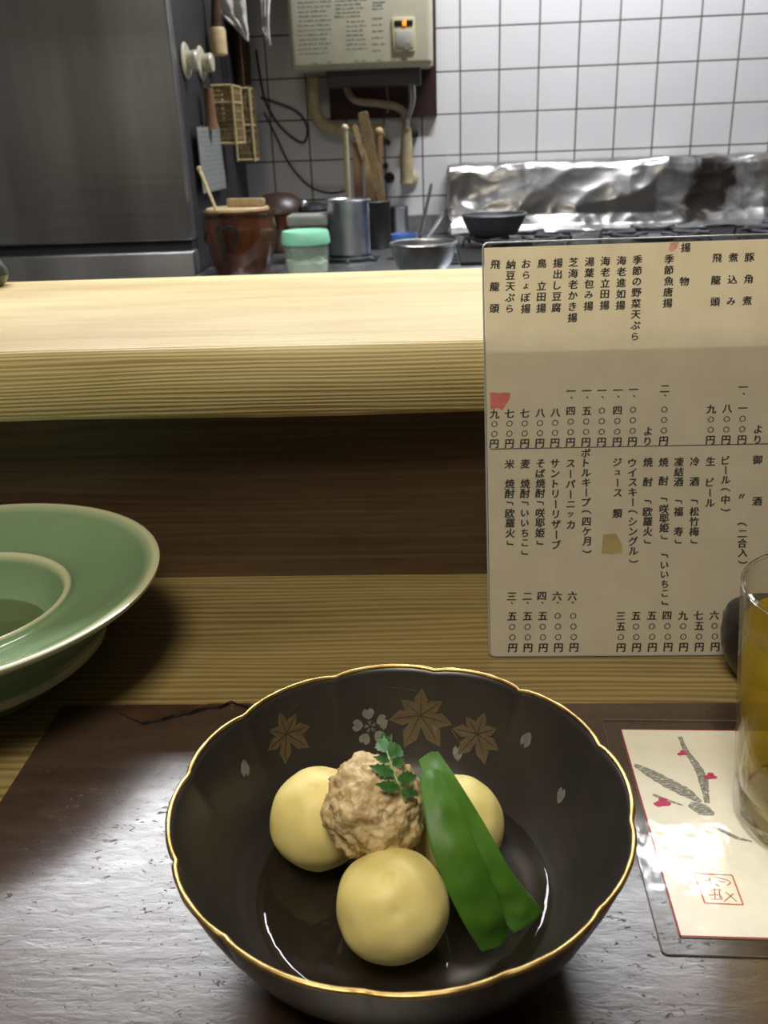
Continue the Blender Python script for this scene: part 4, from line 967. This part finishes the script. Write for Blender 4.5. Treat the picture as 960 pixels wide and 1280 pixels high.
bm = B(); ringp = [V(c_.x+r_*math.cos(2*PI*i/48), yc+r_*math.sin(2*PI*i/48), zc1) for i in range(49)]; tube(bm, ringp, 0.002, 8, cap=False); obj('rolled_rim', bm, M_steel, can)

yh = 2.28; c_ = on(466, 290, yh); r_ = (on(489, 290, yh)-on(443, 290, yh)).length/2; h_ = on(466, 252, yh).z-ZKs
hold = thing('utensil_crock', 'dark tall pot holding wooden kitchen tools behind the steel canister', 'pot', (c_.x, yh, ZKs))
bm = B(); lathe(bm, [(0, 0), (r_*0.92, 0), (r_, 0.006), (r_, h_), (r_*0.93, h_), (r_*0.91, 0.01), (0, 0.008)], 48, (c_.x, yh, ZKs)); obj('pot_body', bm, M_black, hold)
bm = B(); ringp = [V(c_.x+r_*0.97*math.cos(2*PI*i/48), yh+r_*0.97*math.sin(2*PI*i/48), ZKs+h_) for i in range(49)]; tube(bm, ringp, 0.003, 8, cap=False); obj('pot_rim', bm, M_iron, hold)
UG = 'tools standing in the dark pot'
def tool(name, top, bot, Yt, w_, th_, mt, label, cat, rnd=False, cap=None):
    t_ = on(*top, Yt); b_ = on(*bot, yh); d = (b_-t_).normalized()
    k_ = max(0.0, (b_.z-(ZKs+0.03))/max(0.2, -d.z)); k_ = min(k_, 0.02); b2 = b_ + d*k_
    bm = B()
    if rnd: tube(bm, [t_, t_.lerp(b2, 0.5), b2], [w_, w_, w_], 12)
    else:
        s = d.cross(V(0, 1, 0)).normalized(); nn = s.cross(d)
        q = [t_ + s*w_ + d*0.004, t_ + s*w_*0.7, t_ - s*w_*0.7, t_ - s*w_ + d*0.004, b2 - s*w_*0.8, b2 + s*w_*0.8]
        prism(bm, [p - nn*th_/2 for p in q], nn, th_)
    o = tag(obj(name, bm, mt, loc=b2, angle=30), label, cat, UG)
    if cap:
        bm = B(); bmesh.ops.create_uvsphere(bm, u_segments=12, v_segments=8, radius=w_*1.25, matrix=Matrix.Translation(t_)); obj('end_cap', bm, cap, o)
    return o
tool('ladle', (431, 160), (436, 256), yh-0.03, 0.0068, 0, M_creamd, 'straight pale round handle, leftmost of the tools standing in the dark pot', 'ladle', True, M_cream)
tool('wooden_paddle', (446, 178), (449, 258), yh+0.015, 0.012, 0.008, M_utdark, 'dark brown wooden paddle just right of the pale round handle', 'paddle')
tool('wooden_spatula', (443, 156), (472, 258), yh+0.012, 0.0055, 0.006, M_utwood, 'thin slanting wooden stick, its tip just left of the broad spatula', 'stick')
tool('wooden_spatula', (453, 140), (480, 262), yh-0.02, 0.0115, 0.008, M_utwood, 'broad slanting wooden spatula reaching highest of the tools', 'spatula')
tool('rolling_stick', (474, 165), (473, 258), yh+0.02, 0.0085, 0, M_utdark, 'round brown wooden stick, rightmost of the tools standing in the dark pot', 'stick', True, M_utwood)
tool('wooden_paddle', (460, 186), (461, 258), yh+0.005, 0.0085, 0.006, M_utwood, 'short pale wooden paddle in the middle of the standing tools', 'paddle')

ys_ = 2.36; c_ = on(497, 280, ys_); r_ = (on(512, 280, ys_)-on(484, 280, ys_)).length/2; h_ = on(497, 258, ys_).z-ZKs
c2s = thing('steel_canister', 'narrow steel canister left of the leaning tongs, behind the blue bowl', 'canister', (c_.x, ys_, ZKs))
bm = B(); lathe(bm, [(0, 0), (r_*0.9, 0), (r_*0.95, 0.004), (r_*0.95, h_*0.96), (r_, h_), (r_*0.9, h_), (r_*0.9, 0.006), (0, 0.004)], 48, (c_.x, ys_, ZKs)); obj('canister_body', bm, M_steel, c2s)

yw_ = 1.76; c_ = on(529, 310, yw_); r_ = (on(571, 303, yw_)-on(487, 303, yw_)).length/2; zr = on(529, 304, yw_).z; h_ = zr-ZKs
sb = thing('steel_mixing_bowl', 'round steel mixing bowl on the worktop next to the stove', 'bowl', (c_.x, yw_, ZKs))
bm = B(); lathe(bm, [(0, 0), (r_*0.45, 0), (r_*0.62, h_*0.10), (r_*0.85, h_*0.45), (r_*0.95, h_*0.8), (r_*0.97, h_), (r_*0.94, h_), (r_*0.92, h_*0.8), (r_*0.82, h_*0.46), (r_*0.60, h_*0.14), (0, h_*0.05)], 64, (c_.x, yw_, ZKs)); obj('bowl_body', bm, M_steel, sb)
bm = B(); ringp = [V(c_.x+r_*0.98*math.cos(2*PI*i/64), yw_+r_*0.98*math.sin(2*PI*i/64), zr) for i in range(65)]; tube(bm, ringp, 0.0028, 8, cap=False); obj('bowl_rim', bm, M_steel, sb)
yb_ = 2.06; cb_ = on(505, 300, yb_); rb_ = (on(521, 300, yb_)-on(489, 300, yb_)).length/2; hb_ = on(505, 292, yb_).z-ZKs
bm = B(); lathe(bm, [(0, 0), (rb_*0.6, 0), (rb_*0.8, hb_*0.4), (rb_, hb_), (rb_*0.95, hb_), (rb_*0.74, hb_*0.42), (0, hb_*0.1)], 40, (cb_.x, yb_, ZKs))
tag(obj('blue_bowl', bm, M_blue, loc=(cb_.x, yb_, ZKs)), 'small blue plastic bowl behind the steel mixing bowl', 'bowl')
def stick(name, pts, r, mt, label, cat, group=None):
    bm = B(); tube(bm, pts, r, 8); return tag(obj(name, bm, mt, loc=pts[0]), label, cat, group)
stick('metal_skewer', [on(525, 297, 2.14), on(539, 231, 2.56)], 0.0042, M_black, 'dark thin rod leaning on the tiles, upright one of the pair', 'rod', 'rods leaning behind the mixing bowl')
stick('metal_skewer', [on(533, 299, 2.12), on(558, 262, 2.50)], 0.0042, M_steeld, 'thin rod slanting right toward the foil behind the mixing bowl', 'rod', 'rods leaning behind the mixing bowl')

# ------------------------------------------------------------------ water heater on the wall
YH = 2.40
bl, brt = on(358, 70, YH), on(541, 60, YH); hz = on(365, 88, YH).z; hz2 = on(535, 80, YH).z
hx0, hx1, hz0, hz1 = bl.x+0.008, brt.x, hz-0.002, hz+0.30
bx0, bx1 = on(412, 130, YW-0.02).x, on(546, 120, YW-0.02).x; bz0 = on(500, 147, YW-0.02).z
bm = B(); box(bm, bx0, bx1, YW-0.020, YW-0.001, bz0, bz0+0.62, 0.001)
tag(obj('mounting_board', bm, M_board, loc=((bx0+bx1)/2, YW-0.01, bz0)), 'dark brown wooden board fixed to the tiles behind the water heater', 'board')
ht_ = thing('water_heater', 'cream instant water heater with printed instructions mounted on the tiled wall', 'water heater', ((hx0+hx1)/2, YW-0.02, hz0))
bm = B(); box(bm, hx0, hx1, YH, YH+0.14, hz0, hz1, 0.014, 4); obj('heater_case', bm, M_cream, ht_)
bm = B(); box(bm, hx0+0.08, hx1-0.03, YH+0.05, YW-0.022, hz0-0.036, hz0+0.05, 0.004); obj('chassis', bm, plain('dark_grey_casing', (0.07, 0.07, 0.068), 0.5), ht_)
bm = B(); box(bm, hx0-0.002, hx1+0.001, YH+0.13, YH+0.162, hz0+0.006, hz1, 0.004); obj('back_plate', bm, M_creamd, ht_)
def hp(px, py): q = on(px, py, YH); return q.x, q.z
bm = B(); yy = YH - 0.0004
def dash(x0, x1, z, hgt): box(bm, x0, x1, yy, yy+0.0008, z, z+hgt)
for (px0, px1, py0, py1, n) in ((372, 415, 4, 68, 12), (418, 458, 2, 22, 5), (432, 458, 28, 62, 7), (464, 484, 4, 12, 3), (464, 482, 24, 64, 6)):
    for k in range(n):
        py = py0+(py1-py0)*k/(n-1); x0, z = hp(px0+random.random()*2, py); x1, _ = hp(px1-random.random()*6, py); x = x0
        while x < x1:
            L_ = random.uniform(0.004, 0.016); dash(x, min(x1, x+L_), z, random.uniform(0.0020, 0.0034)); x += L_+random.uniform(0.0015, 0.005)
obj('printed_instructions', bm, M_print, ht_, smooth=False)['label'] = 'rows of faint grey print'
a0, z0_ = hp(491, 66); a1, z1_ = hp(518, 21)
bm = B(); box(bm, a0, a1, YH-0.004, YH+0.002, z0_, z1_, 0.0018, 2); cpn = obj('control_panel', bm, M_creamd, ht_)
d0, dz0 = hp(493, 33); d1, dz1 = hp(516, 25); bm = B(); box(bm, d0, d1, YH-0.0055, YH-0.003, dz0, dz1, 0.001); obj('display', bm, M_black, cpn)
e0, ez0 = hp(495, 61); e1, ez1 = hp(515, 38); bm = B(); box(bm, e0, e1, YH-0.0052, YH-0.003, ez0, ez1, 0.001); obj('button_plate', bm, plain('grey_button', (0.36, 0.35, 0.30), 0.5), cpn)
bm = B(); q0, qz = hp(509, 58); lathe(bm, [(0, 0), (0.008, 0), (0.008, 0.004), (0, 0.004)], 24, M=Matrix.Translation((q0, YH-0.005, qz)) @ Matrix.Rotation(PI/2, 4, 'X')); obj('knob', bm, M_print, cpn)
bm = B(); cx_, cz_ = (d0+d1)/2, (dz0+dz1)/2; hh = (dz1-dz0)*0.44; sw = hh*0.30
def seg7(x, on_):
    ww = hh*0.55
    R_ = {'a': (x-ww, x+ww, cz_+hh-sw, cz_+hh), 'd': (x-ww, x+ww, cz_-hh, cz_-hh+sw), 'g': (x-ww, x+ww, cz_-sw/2, cz_+sw/2), 'b': (x+ww-sw, x+ww, cz_, cz_+hh), 'c': (x+ww-sw, x+ww, cz_-hh, cz_), 'f': (x-ww, x-ww+sw, cz_, cz_+hh), 'e': (x-ww, x-ww+sw, cz_-hh, cz_)}
    for s in on_: r = R_[s]; box(bm, r[0], r[1], YH-0.0061, YH-0.0054, r[2], r[3])
seg7(cx_-hh*0.75, 'bc'); seg7(cx_+hh*0.65, 'abcdefg'); obj('display_digits', bm, M_led, cpn, smooth=False)
for px in (394, 412, 446, 455, 474, 492, 506): q = on(px, 85 - (px-394)*0.04, YH); bm = B(); box(bm, q.x-0.006, q.x+0.006, YH-0.0006, YH+0.001, hz0+0.0145, hz0+0.0175); obj('bottom_mark', bm, M_print, ht_, smooth=False)

# ------------------------------------------------------------------ pipes and cables on the wall
YPp = YW-0.05
def pipe(name, pix, Y, r, mt, label, cat='pipe', group=None, seg=14, dy=None):
    pts = [on(x, y, (Y if not dy else dy[i])) for i, (x, y) in enumerate(pix)]; bm = B(); sp = smoothpts(pts, 7)
    rr = r if not isinstance(r, list) else [r[min(len(r)-2, int(i/(len(sp)-1)*(len(r)-1)))] + (r[min(len(r)-1, int(i/(len(sp)-1)*(len(r)-1))+1)]-r[min(len(r)-2, int(i/(len(sp)-1)*(len(r)-1)))])*((i/(len(sp)-1)*(len(r)-1)) % 1) for i in range(len(sp))]
    tube(bm, sp, rr, seg); return tag(obj(name, bm, mt, loc=pts[-1], angle=60), label, cat, group)
pipe('wrapped_pipe', [(391, 97), (391, 118), (394, 140), (405, 156), (430, 163), (455, 163), (482, 162)], YW-0.045, 0.0165, M_pipe, 'thick beige wrapped pipe bending under the left of the heater')
pipe('water_pipe', [(432, 104), (436, 117), (446, 126), (470, 129), (494, 133), (505, 142), (508, 162)], YW-0.060, 0.0095, M_pipeb, 'tan pipe running sideways across the dark board below the heater')
o = pipe('insulated_pipe', [(508, 160), (508, 180), (508, 205), (508, 229)], YW-0.052, [0.012, 0.0155, 0.0175, 0.0165], M_pipe, 'pale lagged pipe dropping to the wall tap fitting')
bm = B(); q = on(513, 222, YW-0.02); lathe(bm, [(0, 0), (0.022, 0), (0.022, 0.006), (0.012, 0.010), (0.012, 0.03), (0, 0.03)], 24, M=Matrix.Translation((q.x, YW-0.001, q.z)) @ Matrix.Rotation(PI/2, 4, 'X')); obj('wall_flange', bm, M_cream, o)
bm = B(); q = on(517, 168, YW-0.01); box(bm, q.x-0.012, q.x+0.012, YW-0.03, YW-0.001, q.z-0.008, q.z+0.010, 0.004); obj('pipe_clip', bm, M_black, o)
pipe('flexible_hose', [(515, 86), (514, 105), (515, 125), (512, 140), (508, 152)], YW-0.085, [0.0085, 0.0105, 0.0075, 0.006], M_steel, 'short braided steel hose under the right of the heater', 'hose')
pipe('thin_wire', [(481, 92), (483, 108), (485, 128), (484, 141)], YW-0.03, 0.0030, M_pipeb, 'thin pale wire hanging straight below the heater', 'wire')
CG = 'loose cables on the tiles'
pipe('power_cable', [(320, 62), (325, 95), (333, 130), (352, 160), (378, 178), (384, 160), (372, 140), (345, 128), (326, 122)], YW-0.012, 0.0030, M_rubber, 'black looped cable hanging left of the beige pipe', 'cable', CG, 8)
pipe('power_cable', [(330, 140), (345, 170), (362, 205), (386, 232), (412, 241), (432, 238)], YW-0.010, 0.0028, M_cable, 'brown cable sagging across the tiles toward the standing tools', 'cable', CG, 8)
for k, (px, py) in enumerate(((485, 178), (482, 207), (487, 222), (465, 226))):
    bm = B(); q = on(px, py, YW); r_ = (0.007, 0.008, 0.014, 0.009)[k]
    lathe(bm, [(0, 0), (r_, 0), (r_, 0.010), (r_*0.6, 0.018), (0, 0.018)], 16, M=Matrix.Translation((q.x, YW-0.001, q.z)) @ Matrix.Rotation(PI/2, 4, 'X'))
    tag(obj('wall_plug', bm, M_black, loc=(q.x, YW, q.z)), ('small black plug on the tiles, highest of the four', 'small black plug on the tiles, second from the top', 'largest black plug on the tiles, beside the tools', 'black plug on the tiles hidden among the standing tools')[k], 'plug', 'black plugs on the tiles')

# ------------------------------------------------------------------ things hanging on the fridge side
XS = XF + 0.0008
def side(px, py): return P(px, py, X=XS)
def knob(px, py, s, label):
    q = side(px, py); o = thing('round_magnet', label, 'magnet', q, 'round magnets on the fridge side'); RM = Matrix.Translation(q) @ Matrix.Rotation(PI/2, 4, 'Y')
    bm = B(); lathe(bm, [(0, 0), (0.036*s, 0), (0.037*s, 0.003), (0.033*s, 0.006), (0, 0.007)], 40, M=RM); obj('magnet_base', bm, M_cream, o)
    bm = B(); lathe(bm, [(0, 0.0066), (0.017*s, 0.0066), (0.019*s, 0.010), (0.021*s, 0.024), (0.018*s, 0.028), (0, 0.028)], 32, M=RM); obj('knob', bm, M_cream, o)
knob(231, 76, 0.92, 'cream round knob magnet, the nearer one on the fridge side')
knob(250, 79, 0.92, 'cream round knob magnet, the further one on the fridge side')
# grater
q0, q1 = side(256, 155), side(256, 240); gy0, gy1 = side(243, 200).y, side(272, 200).y
gra = thing('metal_grater', 'grey metal grater plate hanging on the fridge side', 'grater', (XS, (gy0+gy1)/2, q1.z))
bm = B(); box(bm, XS+0.010, XS+0.014, gy0, gy1, side(258, 240).z, side(258, 160).z, 0.0015)
for r in range(14):
    for k in range(7):
        yy_ = gy0 + (gy1-gy0)*(k+0.7+0.3*(r % 2))/8; zz_ = side(258, 236).z + r*0.0095
        box(bm, XS+0.0135, XS+0.0158, yy_-0.002, yy_+0.002, zz_-0.0015, zz_+0.0015)
obj('grater_plate', bm, plain('matt_tin', (0.30, 0.32, 0.30), 0.5, 0.35), gra, smooth=False)
gm = (gy0+gy1)/2; bm = B(); tube(bm, [V(XS+0.019, gm, side(258, 160).z-0.004), V(XS+0.019, gm, side(258, 150).z), V(XS+0.019, gm, side(255, 112).z)], [0.016, 0.012, 0.010], 12); obj('handle', bm, M_utdark, gra)['label'] = 'reddish brown wooden handle'
# woven bamboo baskets, open lattice
def basket(x0, W, z0, z1, Yb, label, dark_from, depth, hang=False):
    A = V(x0, Yb, z1)
    o = thing('bamboo_basket', label, 'basket', (A.x+W/2, Yb, z0), 'bamboo baskets hung beside the fridge')
    bm = B(); n = 7
    for face in range(4):
        pA, pB = [(V(A.x, Yb, 0), V(A.x+W, Yb, 0)), (V(A.x+W, Yb, 0), V(A.x+W, Yb+depth, 0)), (V(A.x+W, Yb+depth, 0), V(A.x, Yb+depth, 0)), (V(A.x, Yb+depth, 0), V(A.x, Yb, 0))][face]
        L_ = (pB-pA).length; nrm = (pB-pA).normalized().cross(V(0, 0, 1))
        H_ = z1-z0; rows_ = 13
        for k in range(rows_):
            z = z0 + H_*(k+0.5)/rows_; off = nrm*0.0008*(1 if k % 2 else -1)
            prism(bm, [pA+off+V(0, 0, z-0.0024), pB+off+V(0, 0, z-0.0024), pB+off+V(0, 0, z+0.0024), pA+off+V(0, 0, z+0.0024)], nrm, 0.001)
        m_ = max(3, int(L_/0.0125))
        for k in range(m_+1):
            for sl in (-1, 1):
                a = pA.lerp(pB, k/m_); b = pA.lerp(pB, min(1, max(0, (k+sl*1.5)/m_))); dw = (pB-pA).normalized()*0.0015
                prism(bm, [a+V(0, 0, z0)-dw, a+V(0, 0, z0)+dw, b+V(0, 0, z1)+dw, b+V(0, 0, z1)-dw], nrm, 0.0012)
    box(bm, A.x, A.x+W, Yb, Yb+depth, z0, z0+0.002)
    obj('woven_wall', bm, M_bamboodark, o, smooth=False)
    bm = B()
    for zz in (z1, z0 + (z1-z0)*dark_from, z0+0.003):
        for face in range(4):
            pA, pB = [(V(A.x, Yb, zz), V(A.x+W, Yb, zz)), (V(A.x+W, Yb, zz), V(A.x+W, Yb+depth, zz)), (V(A.x+W, Yb+depth, zz), V(A.x, Yb+depth, zz)), (V(A.x, Yb+depth, zz), V(A.x, Yb, zz))][face]
            tube(bm, [pA, pB], 0.0034, 6)
    for x_, y_ in ((A.x, Yb), (A.x+W, Yb), (A.x, Yb+depth), (A.x+W, Yb+depth)): tube(bm, [V(x_, y_, z0), V(x_, y_, z1)], 0.0038, 6)
    obj('basket_frame', bm, M_bamboo, o)
    if hang:
        bm = B(); tube(bm, [V(A.x+W/2, Yb+depth, z1-0.004), V(A.x+W/2, Yb+depth, 0.6598)], 0.0014, 6); obj('hanging_cord', bm, M_bamboodark, o)
    return o
bsy = 2.41
def bk(px0, px1, pt0, pb0, Y): return on(px0, pt0, Y).x, on(px1, pt0, Y).x-on(px0, pt0, Y).x, on(px0, pb0, Y).z, on(px0, pt0, Y).z
_b = bk(278, 311, 112, 203, bsy); _x = max(_b[0], XF+0.006)
basket(_x, _b[0]+_b[1]-_x, _b[2], _b[3], bsy, 'woven bamboo basket hanging at the tile edge, lighter one of the two', 0.50, 0.060, True)
y2 = P(257, 140, X=XS+0.004).y + 0.08; x2, W2, za, zb2 = bk(257, 282, 108, 182, y2)
basket(XS+0.004, W2, za, zb2, y2, 'woven bamboo basket in the shade, half hidden by the metal grater', 0.72, 0.10)
# pestle, brush handle
pipe('wooden_pestle', [(297, -20), (299, 30), (302, 70), (303, 106)], bsy+0.02, [0.018, 0.0215, 0.0225, 0.022], M_pestle, 'dark brown wooden pestle hanging above the bamboo baskets', 'pestle', seg=20, dy=[2.52, 2.52, 2.52, 2.52])
yq = 2.22; q = on(274, 70, yq); bm = B(); lathe(bm, [(0, 0), (0.016, 0), (0.019, 0.004), (0.019, 0.050), (0.0165, 0.056), (0, 0.056)], 24, (q.x, yq, q.z))
bh = tag(obj('brush_handle', bm, M_pale, loc=(q.x, yq, q.z)), 'short pale wooden brush head hanging left of the dark pestle', 'brush')
bm = B(); tube(bm, [V(q.x, yq, q.z+0.056), V(q.x+0.004, yq, q.z+0.11), V(q.x+0.005, yq, q.z+0.20)], [0.012, 0.010, 0.009], 12); obj('handle', bm, M_pestle, bh)
# cloths
def cloth(poly_l, poly_r, Yc, label, seed):
    bm = B(); n = 26; mth = 14; rows = []
    for i in range(n+1):
        t = i/n*(len(poly_l)-1); k = min(len(poly_l)-2, int(t)); f = t-k
        a = Vector(poly_l[k]).lerp(Vector(poly_l[k+1]), f); b = Vector(poly_r[k]).lerp(Vector(poly_r[k+1]), f); row = []
        for j in range(mth+1):
            p = a.lerp(b, j/mth); y = Yc + 0.005*math.sin(j*1.3+seed+i*0.06) + 0.006*noise.noise(V(p.x*0.1, p.y*0.08, seed))
            row.append(bm.verts.new(on(p.x, p.y, y)))
        rows.append(row)
    for a, b in zip(rows, rows[1:]):
        for j in range(mth): bm.faces.new((a[j], a[j+1], b[j+1], b[j]))
    bmesh.ops.solidify(bm, geom=bm.faces[:], thickness=0.0015)
    c = on((poly_l[0][0]+poly_r[0][0])/2, poly_l[0][1], Yc)
    tag(obj('dish_cloth', bm, M_cloth, loc=c, angle=70), label, 'cloth', 'white cloths hanging at the top')
cloth([(256, -60), (258, -20), (260, 2), (266, 12), (285, 27), (300, 42), (307, 50)], [(310, -60), (307, -20), (307, 0), (308, 14), (309, 28), (311, 42), (311, 52)], 2.34, 'white cloth with pointed corner hanging over the dark pestle', 1.0)
cloth([(322, -60), (323, -20), (325, 0), (327, 20), (328, 36), (332, 48), (335, 55)], [(340, -60), (339, -20), (338, 0), (337, 18), (337, 36), (338, 48), (339, 57)], 2.36, 'narrow strip of white cloth hanging left of the water heater', 2.0)

# added unseen wall shelf to shade the corner; a bamboo basket hangs from it
sx1 = hx0-0.012
bm = B(); box(bm, XF+0.01, sx1, 2.395, YW-0.0005, 0.66, 0.682, 0.002)
struct('added_shade_shelf', bm, M_utdark)
